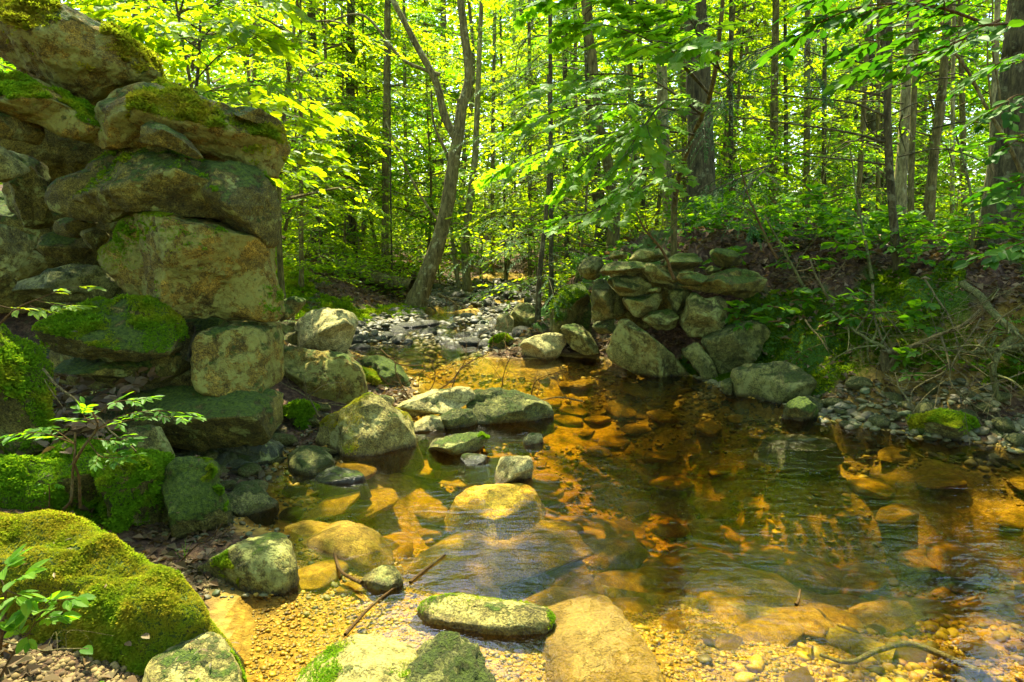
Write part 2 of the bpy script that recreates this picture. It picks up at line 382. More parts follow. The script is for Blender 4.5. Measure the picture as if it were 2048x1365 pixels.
def make_ground():
    xs = np.concatenate([-np.geomspace(220, 6.1, 60), np.arange(-6, 6.001, .035), np.geomspace(6.1, 220, 60)])
    ys = np.concatenate([-np.geomspace(80, 1.1, 24), np.arange(-1, 1.0, .2), np.arange(1.0, 10.5, .035), np.geomspace(10.55, 30, 150), np.geomspace(30.5, 260, 70)])
    X, Y = np.meshgrid(xs, ys); Z = terrain(X, Y)
    sh = X.shape; V = np.stack([X, Y, Z], -1).reshape(-1, 3)
    i = np.arange(sh[0] - 1)[:, None] * sh[1]; j = np.arange(sh[1] - 1)[None]
    q = np.stack([i + j, i + j + 1, i + sh[1] + j + 1, i + sh[1] + j], -1).reshape(-1, 4)
    g = Geo(); g.add(V, q)
    a = N("forest_floor_and_stream_bed"); co = a.n("ShaderNodeTexCoord").outputs['Object']
    at = a.n("ShaderNodeAttribute"); at.attribute_name = 'zone'
    sp = a.n("ShaderNodeSeparateColor"); a.l(at.outputs['Color'], sp.inputs[0])
    n1 = a.noise(co, 1.7, 8, .7); n2 = a.noise(co, 24, 6, .75); n3 = a.noise(co, 90, 3, .7)
    litter = a.ramp(n2, [(.3, (.018, .012, .006)), (.5, (.075, .042, .018)), (.68, (.19, .115, .05))])
    litter = a.mix(a.ramp(n1, [(.5, 0.0), (.62, 1.0)]), litter, a.mix(n2, (.02, .045, .008), (.07, .10, .02)))
    moss = a.mix(a.ramp(n3, [(.35, 0.0), (.65, 1.0)]), (.018, .055, .005), (.08, .17, .01))
    vc = a.n("ShaderNodeTexVoronoi"); vc.inputs['Scale'].default_value = 34; a.l(co, vc.inputs['Vector'])
    vs = a.n("ShaderNodeSeparateColor"); a.l(vc.outputs['Color'], vs.inputs[0])
    bed = a.ramp(vs.outputs[0], [(0, (.16, .07, .006)), (.35, (.30, .15, .015)), (.6, (.42, .24, .03)), (.8, (.15, .12, .03)), (1, (.52, .36, .09))])
    bed = a.mix(a.ramp(n1, [(.38, 1.0), (.6, .75)]), bed, a.mix(n2, (.26, .15, .015), (.62, .42, .06)))
    bed = a.mix(.6, bed, a.ramp(vc.outputs['Distance'], [(.25, 1.0), (.75, .35)]), 'MULTIPLY')
    c = a.mix(sp.outputs[0], litter, moss); c = a.mix(sp.outputs[1], c, bed)
    h = a.math('ADD', a.math('MULTIPLY', n2, .8), a.math('MULTIPLY', n3, .5))
    mat = a.done(a.principled(c, .9, .2, a.bump(h, .9, .03)))
    o = g.build("ground", mat); me = o.data
    x, y = V[:, 0], V[:, 1]; d = sdf(x, y, WPOLY)
    mm = moss_mask(x, y)
    bedm = 1 - sstep(d, -.02, .12)
    bedm = np.maximum(bedm, sstep(gs(x, y, 3.2, 4.9, .9, .45), .3, .6) * .6)
    ca = me.color_attributes.new("zone", 'FLOAT_COLOR', 'POINT')
    ca.data.foreach_set("color", np.stack([mm, bedm, 0 * mm, 0 * mm + 1], -1).astype(np.float32).ravel())
    tag(o, kind='structure'); return o
def moss_mask(x, y):
    n = fbm(np.stack([x * 1.3, y * 1.3, 0 * x + 9], -1), 4)
    m = gs(x, y, 3.0, 5.6, 1.4, .8) * .62 + gs(x, y, -1.9, 9.4, 1.5, 1.3) * .65 + gs(x, y, -2.4, 3.3, .9, .7) + gs(x, y, 4.6, 5.2, 1, 1)*.8 + gs(x, y, .6, 13, 1.2, 3)*.6
    return sstep(m + n * 1.2, .35, .6)
make_ground()

# ------------------------------------------------------------------ water
def make_water():
    d_poly = WPOLY
    g = Geo()
    xs = np.arange(-6, 9.01, .06); ys = np.concatenate([np.arange(-2, 12, .06), np.arange(12, 20, .2)])
    # a closed body: top sheet, bottom and four sides, all of them buried in the bed and the banks except the top
    x0, x1, y0, y1, zb = -6, 9, -2, 20, -1.6
    V = np.array([(x0,y0,0),(x1,y0,0),(x1,y1,0),(x0,y1,0),(x0,y0,zb),(x1,y0,zb),(x1,y1,zb),(x0,y1,zb)], float)
    g.add(V, np.array([(0,1,2,3),(7,6,5,4),(0,4,5,1),(1,5,6,2),(2,6,7,3),(3,7,4,0)]))
    a = N("amber_stream_water"); co = a.n("ShaderNodeTexCoord").outputs['Object']
    mp = a.n("ShaderNodeMapping"); mp.inputs['Scale'].default_value = (1, 1.9, 1); mp.inputs['Rotation'].default_value = (0, 0, R(12)); a.l(co, mp.inputs[0])
    n1 = a.noise(mp.outputs[0], 5.5, 3, .5, .6); n2 = a.noise(mp.outputs[0], 19, 3, .55, .4)
    rip = a.noise(co, .8, 2, .5)
    am = a.ramp(rip, [(.35, .25), (.65, 1.0)])
    h = a.math('ADD', n1, a.math('MULTIPLY', n2, .30))
    b = a.bump(a.math('MULTIPLY', h, am), .34, .03)
    fr = a.n("ShaderNodeFresnel"); fr.inputs[0].default_value = 1.65; a.l(b, fr.inputs['Normal'])
    gl = a.n("ShaderNodeBsdfGlossy"); gl.inputs['Roughness'].default_value = .03; a.l(b, gl.inputs['Normal'])
    tr = a.n("ShaderNodeBsdfTransparent"); tr.inputs[0].default_value = (1, .97, .86, 1)
    ms = a.n("ShaderNodeMixShader"); a.l(fr.outputs[0], ms.inputs[0]); a.l(tr.outputs[0], ms.inputs[1]); a.l(gl.outputs[0], ms.inputs[2])
    va = a.n("ShaderNodeVolumeAbsorption"); va.inputs['Color'].default_value = (.90, .81, .22, 1); va.inputs['Density'].default_value = 2.6
    a.l(va.outputs[0], a.out.inputs['Volume'])
    o = g.build("stream_water", a.done(ms.outputs[0]), smooth=False)
    tag(o, kind='structure')
make_water()

# ------------------------------------------------------------------ rocks
def chaikin(p, k=1, q=.2):
    for _ in range(k):
        n = np.roll(p, -1, 0); p = np.stack([p * (1 - q) + n * q, p * q + n * (1 - q)], 1).reshape(-1, p.shape[1])
    return p
def moss_tufts(V, Fq, n, r, size, zmin=.15, thr=.0, freq=4.0, off=0.0):
    """tiny leafy tufts on the upward faces of a mesh; returns a Geo"""
    A, B, C, D = (V[Fq[:, k]] for k in range(4)); nn = np.cross(C - A, D - B); ar = np.linalg.norm(nn, axis=1); nn = nn / np.maximum(ar, 1e-9)[:, None]
    cen = (A + B + C + D) / 4
    m = fbm(cen * freq + off, 4)
    wt = ar * sstep(nn[:, 2] + .45 * m, zmin, zmin + .35) * sstep(m, thr - .12, thr + .12) * (cen[:, 2] > .01)
    if wt.sum() <= 0: return None
    k = r.choice(len(Fq), n, p=wt / wt.sum())
    s, t = r.random(n)[:, None], r.random(n)[:, None]
    p = (A[k] * (1-s) + B[k] * s) * (1-t) + (D[k] * (1-s) + C[k] * s) * t
    nk = nrm(nn[k] + np.array([0, 0, .5]))
    g = Geo(); q = 5
    yaw = r.uniform(0, 6.28, n)
    t1 = nrm(np.cross(nk, np.array([.3, .9, .1]))); t2 = np.cross(nk, t1)
    hh = size * (.5 + 1.0 * sstep(fbm(p * 9, 2), -.3, .5)) * r.uniform(.7, 1.3, n)
    for j in range(q):
        a = yaw + j * 6.283 / q
        dirv = t1 * np.cos(a)[:, None] + t2 * np.sin(a)[:, None]
        ax = nrm(dirv * .9 + nk * r.uniform(.35, 1.2, n)[:, None])
        put(g, (np.array([(0,0,0),(.6,.26,0),(1.1,0,0),(.6,-.26,0)]), np.array([(0,1,2,3)])), p + nk * .4 * hh[:, None] * (j % 2), ax, nk, hh)
    return g
ROCKS = []
def rock(name, label, cat, mat, poly, Y=None, T=None, p=3.0, top=.35, sink=.0, moss=0, seed=None, amp=.055, facets=5, mthr=-.05, msize=.013, mzmin=.25, mmat='moss_g', group=None, res=1.0, gz=0.0, crag=.8):
    poly = np.array(poly, float); k = len(ROCKS); r = np.random.default_rng(seed or (100 + k))
    wpx = np.ptp(poly[:, 0]); vb = poly[:, 1].max()
    if Y is None:
        yb = G(0, vb, gz)[1]; T = T or .42 * wpx * yb / F
        Y = yb + .7 * T
    T = T or .42 * wpx * Y / F
    pl = chaikin(poly, 1, .16)
    pts = np.array([P(u, v, Y) for u, v in pl])[:, [0, 2]]
    c = pts.mean(0); mn, mx = pts.min(0), pts.max(0); c = .5 * c + .25 * (mn + mx)
    W_, H_ = (mx - mn) / 2
    seg = np.linalg.norm(np.roll(pts, -1, 0) - pts, axis=1); cum = np.concatenate([[0], np.cumsum(seg)]); 
    big = min(max(wpx, np.ptp(poly[:, 1])), 420)
    nA = int(np.clip(big * .75 * res, 32, 260)); nT = max(8, int(nA * .3))
    s = np.linspace(0, cum[-1], nA, endpoint=False); cl = np.vstack([pts, pts[:1]])
    bx = np.stack([np.interp(s, cum, cl[:, 0]), np.interp(s, cum, cl[:, 1])], -1)
    phi = np.linspace(0, math.pi / 2, nT + 1)
    tt = np.sin(phi) ** (2 / p); hh = np.cos(phi) ** (2 / p)
    def side(sgn):
        q = c + (bx[None] - c) * tt[1:, None, None]
        a = (q[..., 0] - c[0]) / W_; b = (q[..., 1] - c[1]) / H_
        h = np.broadcast_to(hh[1:, None], a.shape).copy()
        lim = [h]
        if top > 0:
            lim.append((1.0 - b) / (2 * top) * 1.0 + .02)
        for _ in range(facets):
            th = r.uniform(0, 6.28); lim.append(r.uniform(.6, .92) - r.uniform(.35, 1.1) * (np.cos(th) * a + np.sin(th) * b))
        L = np.stack(lim); kk = 38.0
        h = -np.log(np.exp(-kk * L).sum(0)) / kk
        h = np.minimum(np.maximum(h, .22 * hh[1:, None]), hh[1:, None]); h = np.where(hh[1:, None] < 1e-6, 0, h)
        return np.stack([q[..., 0], Y - sgn * T * h, q[..., 1]], -1), h
    fr, hf = side(1); bk, hb = side(-1)
    cf = np.array([c[0], Y - T * hf[0].mean(), c[1]]); cb = np.array([c[0], Y + T * hb[0].mean(), c[1]])
    V = np.concatenate([cf[None], fr.reshape(-1, 3), bk[:-1].reshape(-1, 3), cb[None]])
    # faces (quads; the poles use degenerate-free triangles turned quads by pairing)
    j = np.arange(nA); j2 = (j + 1) % nA; Q = []
    for k2 in range(nT - 1):
        a0 = 1 + k2 * nA; a1 = a0 + nA; Q.append(np.stack([a0 + j, a0 + j2, a1 + j2, a1 + j], -1))
    b0 = 1 + nT * nA
    for k2 in range(nT - 2):
        a0 = b0 + k2 * nA; a1 = a0 + nA; Q.append(np.stack([a0 + j2, a0 + j, a1 + j, a1 + j2], -1))
    o0 = 1 + (nT - 1) * nA; a0 = b0 + (nT - 2) * nA
    Q.append(np.stack([a0 + j2, a0 + j, o0 + j, o0 + j2], -1))
    Q = np.concatenate(Q); last = len(V) - 1
    T3 = np.concatenate([np.stack([0 * j, 1 + j2, 1 + j], -1), np.stack([0 * j + last, b0 + j, b0 + j2], -1)])
    # displacement
    size = math.sqrt(W_ * H_) ; ctr = np.array([c[0], Y, c[1]])
    out = nrm((V - ctr) / np.array([W_, T, H_]))
    off = r.uniform(0, 50, 3)
    n1 = fbm(V / size * 1.1 + off, 3); n2 = 1 - 2 * np.abs(fbm(V / size * 2.3 + off + 9, 4)) ; n3 = fbm(V / size * 7 + off, 4, .6)
    n4 = 1 - 2 * np.abs(fbm(V * [1, 1, 1.8] * 6.5 + off, 4)); n5 = fbm(V * 26 + off, 3)
    dsp = size * amp * (1.6 * n1 + crag * (n2 - .7) * 1.3 + .5 * n3) + crag * (.012 * (n4 - .7) + .004 * n5)
    V = V + out * dsp[:, None]
    if sink > 0:
        lo = sstep((c[1] - V[:, 2]) / max(H_, .01), -.2, .8); V[:, 2] -= sink * lo
    g = Geo(); g.add(V, Q); g.f.append(T3); g.m.append(np.zeros(len(T3)))
    o = g.build(name, M[mat], origin=ctr)
    tag(o, label, cat, group)
    if moss:
        mg = moss_tufts(V - ctr, Q, int(moss), r, msize, mzmin, mthr, 2.2 / max(size, .2), off) if False else moss_tufts(V, Q, int(moss), r, msize, mzmin, mthr, 3.0, off)
        if mg is not None:
            mo = mg.build("moss_cover", M[mmat], smooth=False, origin=None)
            mo.data.transform(__import__('mathutils').Matrix.Translation(-Vector(ctr))); mo.parent = o
    ROCKS.append((o, Y, T)); return o
def slab(label, mat, poly, h, z0=0.0, depth=.15, p=2.1, moss=0, seed=None, amp=.05, tilt=(0, 0), name="boulder", cat='boulder', mthr=-.05, msize=.006, mzmin=.1, mmat='moss_g', facets=4, crag=.7, ridge=0):
    """a low rock lying in water or on soil: its outline is taken on the plane z0, it rises h above it"""
    k = len(ROCKS); r = np.random.default_rng(seed or 500 + k)
    pl = chaikin(np.array([G(u, v, z0)[:2] for u, v in poly]), 1, .18); c = pl.mean(0)
    nA, nT = 110, 30; cl = np.vstack([pl, pl[:1]]); cum = np.concatenate([[0], np.cumsum(np.linalg.norm(np.diff(cl, axis=0), axis=1))])
    s = np.linspace(0, cum[-1], nA, endpoint=False); b = np.stack([np.interp(s, cum, cl[:, 0]), np.interp(s, cum, cl[:, 1])], -1)
    if cum[-1] and np.sum(b[:, 0] * np.roll(b[:, 1], -1) - np.roll(b[:, 0], -1) * b[:, 1]) < 0: b = b[::-1]
    phi = np.linspace(0, math.pi / 2, nT + 1); tt = np.sin(phi) ** (2 / p); hh = np.cos(phi) ** (2 / p)
    q = c + (b[None] - c) * tt[1:, None, None]; ext = np.abs(b - c).max(0); ab = (q - c) / ext
    L = [np.broadcast_to(hh[1:, None], q.shape[:2]), 1 + .0 * ab[..., 0] - .5 + .5 - tilt[0] * ab[..., 0] - tilt[1] * ab[..., 1]]
    for _ in range(facets):
        th = r.uniform(0, 6.28); L.append(r.uniform(.7, 1.0) - r.uniform(.3, .9) * (np.cos(th) * ab[..., 0] + np.sin(th) * ab[..., 1]))
    L = np.stack(L); hz = -np.log(np.exp(-18 * L).sum(0)) / 18; hz = np.minimum(np.maximum(hz, .2 * hh[1:, None]), hh[1:, None])
    up = np.concatenate([q, (z0 + h * hz)[..., None]], -1)
    dn = np.stack([np.concatenate([c + (b - c) * f, np.full((nA, 1), z0 - depth * g_)], -1) for f, g_ in ((1.07, .3), (1.16, .65), (1.25, 1.0))])
    V = np.concatenate([[[c[0], c[1], z0 + h * hz[0].mean()]], up.reshape(-1, 3), dn.reshape(-1, 3)])
    j = np.arange(nA); j2 = (j + 1) % nA
    Q = np.concatenate([np.stack([1 + m * nA + j, 1 + (m+1) * nA + j, 1 + (m+1) * nA + j2, 1 + m * nA + j2], -1) for m in range(nT + 2)])
    T3 = np.stack([0 * j, 1 + j, 1 + j2], -1)
    size = math.sqrt(ext[0] * ext[1]); ctr = np.array([c[0], c[1], z0]); off = r.uniform(0, 50, 3)
    out = nrm((V - ctr) / np.array([ext[0], ext[1], max(h, .05)]))
    d = size * amp * (1.3 * fbm(V / size * 1.3 + off, 3) + crag * (1 - 2 * np.abs(fbm(V / size * 2.4 + off, 4)) - .7) * 1.2 + .6 * fbm(V / size * 7 + off, 4, .6))
    V = V + out * d[:, None]
    g = Geo(); g.add(V, Q); g.f.append(T3); g.m.append(np.zeros(len(T3))); o = g.build(name, M[mat], origin=ctr); tag(o, label, cat)
    if moss:
        mg = moss_tufts(V, Q, int(moss), r, msize, mzmin, mthr, 3.0, off)
        if mg is not None:
            mo = mg.build("moss_cover", M[mmat], smooth=False); mo.data.transform(__import__('mathutils').Matrix.Translation(-Vector(ctr))); mo.parent = o
    ROCKS.append((o, 0, 0)); return o
ST, BO = 'wall stone', 'boulder'
# ---- ruined stone abutment on the left
W = lambda *a, **k: rock("wall_stone", a[0], ST, a[1], a[2], **dict(k, p=max(3.7, k.get("p", 0))))
W("topmost huge lichen-spotted wall block capped with golden moss", 'lichen', [(5,60),(30,25),(70,5),(140,8),(190,40),(250,80),(300,112),(322,152),(298,172),(240,180),(195,200),(185,225),(130,200),(60,150),(15,115)], Y=4.35, T=.55, p=3.2, top=.25, moss=9000, mthr=-.05, mzmin=.0, mmat='moss_o', msize=.02)
W("dark stone touching the frame corner above the topmost wall block", 'mossy', [(-60,-40),(30,-40),(48,0),(38,40),(5,62),(-60,60)], Y=4.3, T=.4)
W("sloping slab draped in bright green moss under the topmost block", 'lichen', [(-60,160),(0,150),(50,150),(100,178),(150,215),(202,252),(198,272),(165,282),(110,266),(50,236),(0,205),(-60,195)], Y=3.95, T=.4, p=2.6, moss=9000, mthr=-.25, mzmin=.0, msize=.018)
W("brown rounded stone beneath the moss-draped slab", 'brown', [(-60,190),(0,200),(50,235),(68,270),(52,288),(0,272),(-60,262)], Y=3.9, T=.35)
W("wide mossy block behind the small wedge stone", 'lichen', [(300,285),(315,200),(330,165),(420,200),(500,222),(553,248),(568,290),(562,330),(548,362),(500,338),(420,312),(400,318),(340,305)], Y=4.25, T=.5, p=3, top=.3, moss=9000, mthr=-.05, mzmin=.0, mmat='moss_o', msize=.018)
W("upright rounded lichened block left of the wide mossy block", 'lichen', [(205,262),(216,196),(243,173),(300,164),(345,178),(362,215),(350,262),(318,302),(278,300),(240,306),(207,288)], Y=4.1, T=.42, p=3, top=.2, moss=1500, mthr=.1, mzmin=.3)
W("thin dark slab lying on the wide mossy block", 'brown', [(462,222),(490,213),(535,224),(560,240),(561,263),(530,254),(498,242)], Y=4.25, T=.3)
W("small pointed wedge stone leaning in the wall", 'brown', [(284,286),(298,240),(330,250),(370,275),(409,318),(392,320),(340,297),(300,290)], Y=3.85, T=.16, p=2.2, facets=4)
W("long smooth brown stone with a humped back", 'brown', [(96,402),(106,368),(158,340),(228,315),(284,282),(340,290),(408,320),(425,345),(470,365),(480,400),(470,440),(360,426),(290,424),(230,446),(170,442),(110,426)], Y=4.1, T=.5, p=2.7, top=.45, moss=1500, mthr=.0, mzmin=.45)
W("big overhanging brown stone with a rounded outer end", 'brown', [(398,345),(425,320),(480,320),(525,342),(552,378),(560,432),(553,497),(522,484),(470,452),(425,436),(400,400)], Y=4.1, T=.5, p=2.9, top=.3, moss=2500, mthr=-.1, mzmin=.5, msize=.01)
W("huge ochre block crusted with lichen and dark moss", 'lichen', [(200,497),(235,480),(234,440),(262,422),(330,420),(380,438),(440,450),(500,468),(536,478),(541,520),(554,570),(566,636),(540,641),(470,634),(400,627),(330,613),(262,590),(225,552),(208,522)], Y=4.05, T=.5, p=4.2, top=.12, amp=.05, moss=5000, mthr=.1, mzmin=.1, msize=.009, mmat='moss_g', facets=4, crag=.9)
W("mossy upper half of the split round stone with leaves on top", 'mossy', [(124,640),(188,600),(260,592),(325,610),(362,650),(366,700),(320,714),(250,711),(170,705),(134,690)], Y=3.75, T=.42, p=2.8, moss=9000, mthr=-.15, mzmin=.0)
W("lower layer of the split round stone, mossy yellow", 'brown', [(150,712),(200,704),(300,711),(362,703),(360,745),(335,764),(250,771),(190,760)], Y=3.8, T=.38)
W("squared tan block with a flat sunlit face under the ochre block", 'lichen', [(425,655),(450,645),(510,650),(541,662),(543,775),(530,785),(470,775),(428,760),(420,710)], Y=3.95, T=.35, p=5, top=.1, facets=1)
W("recessed dark block between the split round stone and the squared block", 'brown', [(360,640),(440,632),(475,680),(455,770),(400,760),(366,720)], Y=4.2, T=.35, p=4)
W("long low bottom stone with a rounded yellow-green end", 'brown', [(100,800),(200,785),(350,778),(450,776),(520,785),(549,810),(552,850),(528,872),(460,870),(380,872),(330,885),(250,872),(120,850)], Y=3.75, T=.45, p=2.8, top=.4, sink=.04)
W("dark footing ledge at the water beneath the long low stone", 'wet', [(325,890),(420,875),(520,872),(562,890),(556,930),(500,950),(470,975),(380,950),(330,930)], Y=3.85, T=.45, sink=.12)
W("pale lichen stone cut by the left edge, upper", 'green', [(-60,285),(0,290),(28,325),(38,355),(0,366),(-60,362)], Y=3.6, T=.25)
W("tall grey-lichen stone cut by the left edge, lower", 'grey', [(-60,440),(0,446),(25,490),(30,550),(0,580),(-60,592)], Y=3.5, T=.3, p=3)
W("reddish stone set deep in the dark gap", 'brown', [(15,300),(60,318),(92,360),(105,400),(100,445),(60,462),(25,420),(5,360)], Y=4.35, T=.25)
W("small grey chock stone below the reddish stone", 'brown', [(108,440),(160,428),(192,450),(150,477),(114,468)], Y=4.2, T=.18)
W("smallest orange-brown pebble stone in the dark gap", 'brown', [(163,462),(190,454),(207,475),(190,502),(169,487)], Y=4.1, T=.12)
W("upright grey chip between the edge stone and the gap", 'grey', [(22,480),(50,475),(57,500),(30,522),(18,505)], Y=3.8, T=.12)
W("tilted grey cube stone above the leaf-covered ledge", 'grey', [(28,525),(65,495),(93,520),(60,556),(30,566)], Y=3.85, T=.16)
W("broad dark slab at the back of the hollow", 'green', [(58,545),(130,530),(200,532),(245,570),(232,598),(120,606),(58,592)], Y=4.3, T=.3)
W("dark stone filling the gap under the humped brown stone", 'brown', [(180,440),(260,430),(250,480),(215,545),(190,540),(110,500),(120,470)], Y=4.65, T=.3)
W("large shadowed core stone behind the upper gap", 'brown', [(30,250),(220,190),(300,300),(120,380),(60,330)], Y=4.95, T=.45)
W("large shadowed core stone behind the lower gap", 'brown', [(-60,380),(130,400),(240,520),(200,620),(-60,620)], Y=5.0, T=.5)
W("large shadowed core stone behind the humped brown stone", 'brown', [(180,230),(520,250),(530,470),(180,470)], Y=4.95, T=.3)
W("large shadowed core stone behind the ochre block", 'brown', [(150,440),(500,450),(530,660),(150,660)], Y=4.9, T=.3)
W("shadowed stone behind the split round stone", 'brown', [(90,600),(380,600),(430,790),(120,800)], Y=4.5, T=.4)
# ---- lower left bank
B = lambda *a, **k: rock("boulder", a[0], BO, a[1], a[2], **k)
slab("big foreground boulder wholly covered in bright golden green moss", 'mossy', [(-200,1230),(-200,1120),(0,1110),(120,1112),(220,1125),(300,1165),(370,1205),(425,1235),(420,1262),(380,1280),(280,1280),(200,1272),(100,1250),(0,1230)], .25, .12, .15, p=2.0, moss=60000, mthr=-.9, mzmin=-.6, msize=.009, mmat='moss_o', amp=.085, facets=2, crag=.5, tilt=(.2, .1))
B("tall dark wedge boulder with mossy shoulder, right of the mossy mounds", 'mossy', [(312,1020),(316,980),(326,945),(348,918),(378,915),(415,925),(432,950),(450,985),(463,1015),(466,1068),(430,1084),(370,1080),(330,1060)], Y=2.98, T=.24, p=2.8, moss=3500, mthr=.08, mzmin=.2, msize=.01, sink=.1)
B("flat green-grey triangular stone at the water's edge beside the dark wedge boulder", 'green', [(455,985),(485,968),(520,983),(562,1008),(530,1030),(490,1042),(460,1020)], Y=3.22, T=.22, sink=.1)
B("lichened round stone leaning behind the dark wedge boulder", 'grey', [(235,880),(265,850),(305,850),(335,885),(350,915),(335,945),(290,940),(250,912)], Y=3.3, T=.2, sink=.2)
B("moss-covered stone between the sapling stem and the dark wedge boulder", 'mossy', [(185,935),(230,908),(280,903),(315,930),(322,970),(308,1040),(250,1048),(190,1005)], Y=2.95, T=.28, moss=9000, mthr=-.5, mzmin=-.2, sink=.25)
B("low moss mound behind the foreground boulder at the left edge", 'mossy', [(-120,930),(0,925),(70,925),(120,955),(135,1010),(100,1045),(-120,1045)], Y=2.8, T=.32, moss=12000, mthr=-.8, mzmin=-.3, sink=.3, msize=.012)
B("green mossy hump under the leaning sapling", 'mossy', [(60,985),(90,905),(150,880),(225,905),(240,960),(190,1040),(100,1050)], Y=3.0, T=.3, moss=9000, mthr=-.8, mzmin=-.3, sink=.3, msize=.012)
B("dark mossy stone below the long low wall stone", 'mossy', [(60,870),(120,845),(230,860),(270,900),(210,935),(80,930)], Y=3.3, T=.3, moss=6000, mthr=-.5, mzmin=-.1, sink=.2)
B("moss-covered stone sloping out of the left edge beside fallen leaves", 'mossy', [(-120,640),(-10,640),(30,690),(70,750),(95,800),(80,845),(-120,850)], Y=3.1, T=.3, moss=9000, mthr=-.5, mzmin=-.2, sink=.3)
slab("speckled green boulder with a golden wet foot in front of the pool", 'grey', [(385,1150),(430,1130),(500,1115),(560,1095),(585,1110),(595,1150),(602,1172),(560,1192),(500,1188),(450,1168),(405,1155)], 2*.09, .0, .15, p=2.3, moss=2600, mthr=.05, mzmin=.1, msize=.005, tilt=(-.5,-.1), facets=3)
slab("angular mossy slab at the bottom edge beneath the foreground boulder", 'pale', [(285,1360),(350,1310),(425,1290),(462,1305),(485,1350),(495,1430),(290,1430)], .12, .04, .15, moss=3500, mthr=.0, msize=.0055)
# ---- middle rocks
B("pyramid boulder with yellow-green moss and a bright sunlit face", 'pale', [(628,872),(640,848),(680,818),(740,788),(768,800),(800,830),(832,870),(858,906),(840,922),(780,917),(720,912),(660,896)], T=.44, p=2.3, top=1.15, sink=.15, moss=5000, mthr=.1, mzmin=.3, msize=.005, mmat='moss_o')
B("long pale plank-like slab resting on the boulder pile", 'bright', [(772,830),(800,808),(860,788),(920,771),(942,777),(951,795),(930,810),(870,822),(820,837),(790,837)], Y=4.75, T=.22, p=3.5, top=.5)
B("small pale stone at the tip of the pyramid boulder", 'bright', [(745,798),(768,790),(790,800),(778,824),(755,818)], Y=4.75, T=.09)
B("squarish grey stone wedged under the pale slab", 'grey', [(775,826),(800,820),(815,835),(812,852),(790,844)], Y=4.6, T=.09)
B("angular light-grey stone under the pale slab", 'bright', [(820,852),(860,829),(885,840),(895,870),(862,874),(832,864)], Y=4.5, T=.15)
B("smooth green-grey rounded stone under the slab's outer end", 'green', [(866,838),(910,815),(945,820),(957,845),(940,867),(900,872),(880,858)], Y=4.6, T=.18)
B("mottled low stone at the waterline below the rounded green stone", 'grey', [(850,892),(900,872),(960,862),(980,880),(950,902),(900,913),(862,908)], T=.2, sink=.1, moss=1500, msize=.006)
B("little mossy stone between the pyramid boulder and the low stone", 'mossy', [(828,872),(850,868),(860,885),(850,897),(836,890)], Y=4.35, T=.08, sink=.05)
B("long dark whale-backed rock lying half in the pool", 'green', [(928,802),(950,780),(1010,778),(1062,790),(1112,816),(1108,832),(1040,842),(980,850),(950,842)], T=.3, sink=.15, p=2.3, top=.6)
slab("smooth oval green stone at the dark water's edge", 'green', [(573,920),(600,905),(640,906),(671,922),(665,946),(620,954),(580,944)], .09, .0, .1, p=2.2, amp=.02, crag=.1, facets=1)
slab("flat wet stone beside the smooth oval stone", 'wet', [(628,955),(680,940),(720,948),(733,960),(690,969),(640,967)], .06, .0, .1)
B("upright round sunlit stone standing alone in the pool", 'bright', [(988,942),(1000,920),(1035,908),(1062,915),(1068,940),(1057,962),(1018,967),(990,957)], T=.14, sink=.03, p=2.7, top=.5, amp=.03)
slab("wide golden slab just breaking the water under the round sunlit stone", 'gold', [(905,1000),(935,980),(990,972),(1045,970),(1075,985),(1065,1010),(1000,1045),(950,1035),(915,1018)], .05, -.03, .1, amp=.03, tilt=(-.25,-.25))
slab("dark oval stone awash left of the round sunlit stone", 'wet', [(917,918),(945,910),(976,915),(970,928),(935,932)], .05, .0, .1, p=2.2)
B("small white-topped stone awash behind the round sunlit stone", 'bright', [(1044,880),(1058,866),(1082,868),(1089,884),(1062,889)], T=.07, sink=.05)
slab("small green-speckled rounded stone in the shallows holding a bent stick", 'grey', [(720,1165),(738,1152),(775,1150),(802,1158),(808,1170),(782,1182),(742,1180)], .075, .0, .1, p=2.3, moss=1200, msize=.0045, mthr=.0)
slab("long low speckled boulder in the near shallows", 'pale', [(830,1222),(870,1212),(930,1210),(1000,1218),(1070,1222),(1112,1240),(1102,1264),(1040,1274),(960,1266),(880,1254),(840,1238)], .085, .0, .1, p=2.5, moss=1200, msize=.0045, mthr=.25, mzmin=.0)
slab("smooth tan bedrock hump rising from the golden gravel", 'sand', [(1065,1232),(1110,1212),(1165,1190),(1205,1188),(1245,1215),(1262,1250),(1300,1300),(1340,1400),(1290,1460),(1120,1460),(1130,1390),(1095,1320)], .042, -.022, .1, p=2.0, amp=.06, crag=.2, facets=3, tilt=(.1,-.1), seed=14)
slab("pale flat-topped boulder cut by the bottom edge", 'pale', [(560,1410),(600,1350),(680,1310),(740,1285),(800,1290),(835,1310),(845,1440),(560,1480)], .12, .02, .15, p=2.8, moss=1200, mthr=.25, msize=.0045)
slab("green-grey craggy rock joined to the pale boulder at the bottom edge", 'green', [(800,1350),(835,1315),(880,1306),(930,1318),(970,1345),(1000,1400),(990,1460),(800,1460)], .14, .0, .15, p=2.6, amp=.09, crag=1.3)
B("large smooth-backed tan boulder behind the squared wall block", 'lichen', [(538,702),(570,690),(640,702),(690,715),(720,745),(737,792),(700,806),(640,802),(580,796),(545,772)], Y=5.0, T=.45, p=2.6, top=.4, sink=.15)
B("pale sunlit boulder perched behind the smooth-backed tan boulder", 'bright', [(578,660),(610,625),(650,614),(690,621),(716,650),(700,676),(670,696),(640,703),(592,692)], Y=5.7, T=.4, p=2.5, top=.5, sink=.1)
B("pointed brown stone jutting past the ochre wall block", 'brown', [(556,603),(588,592),(607,605),(590,632),(560,645)], Y=5.1, T=.25)
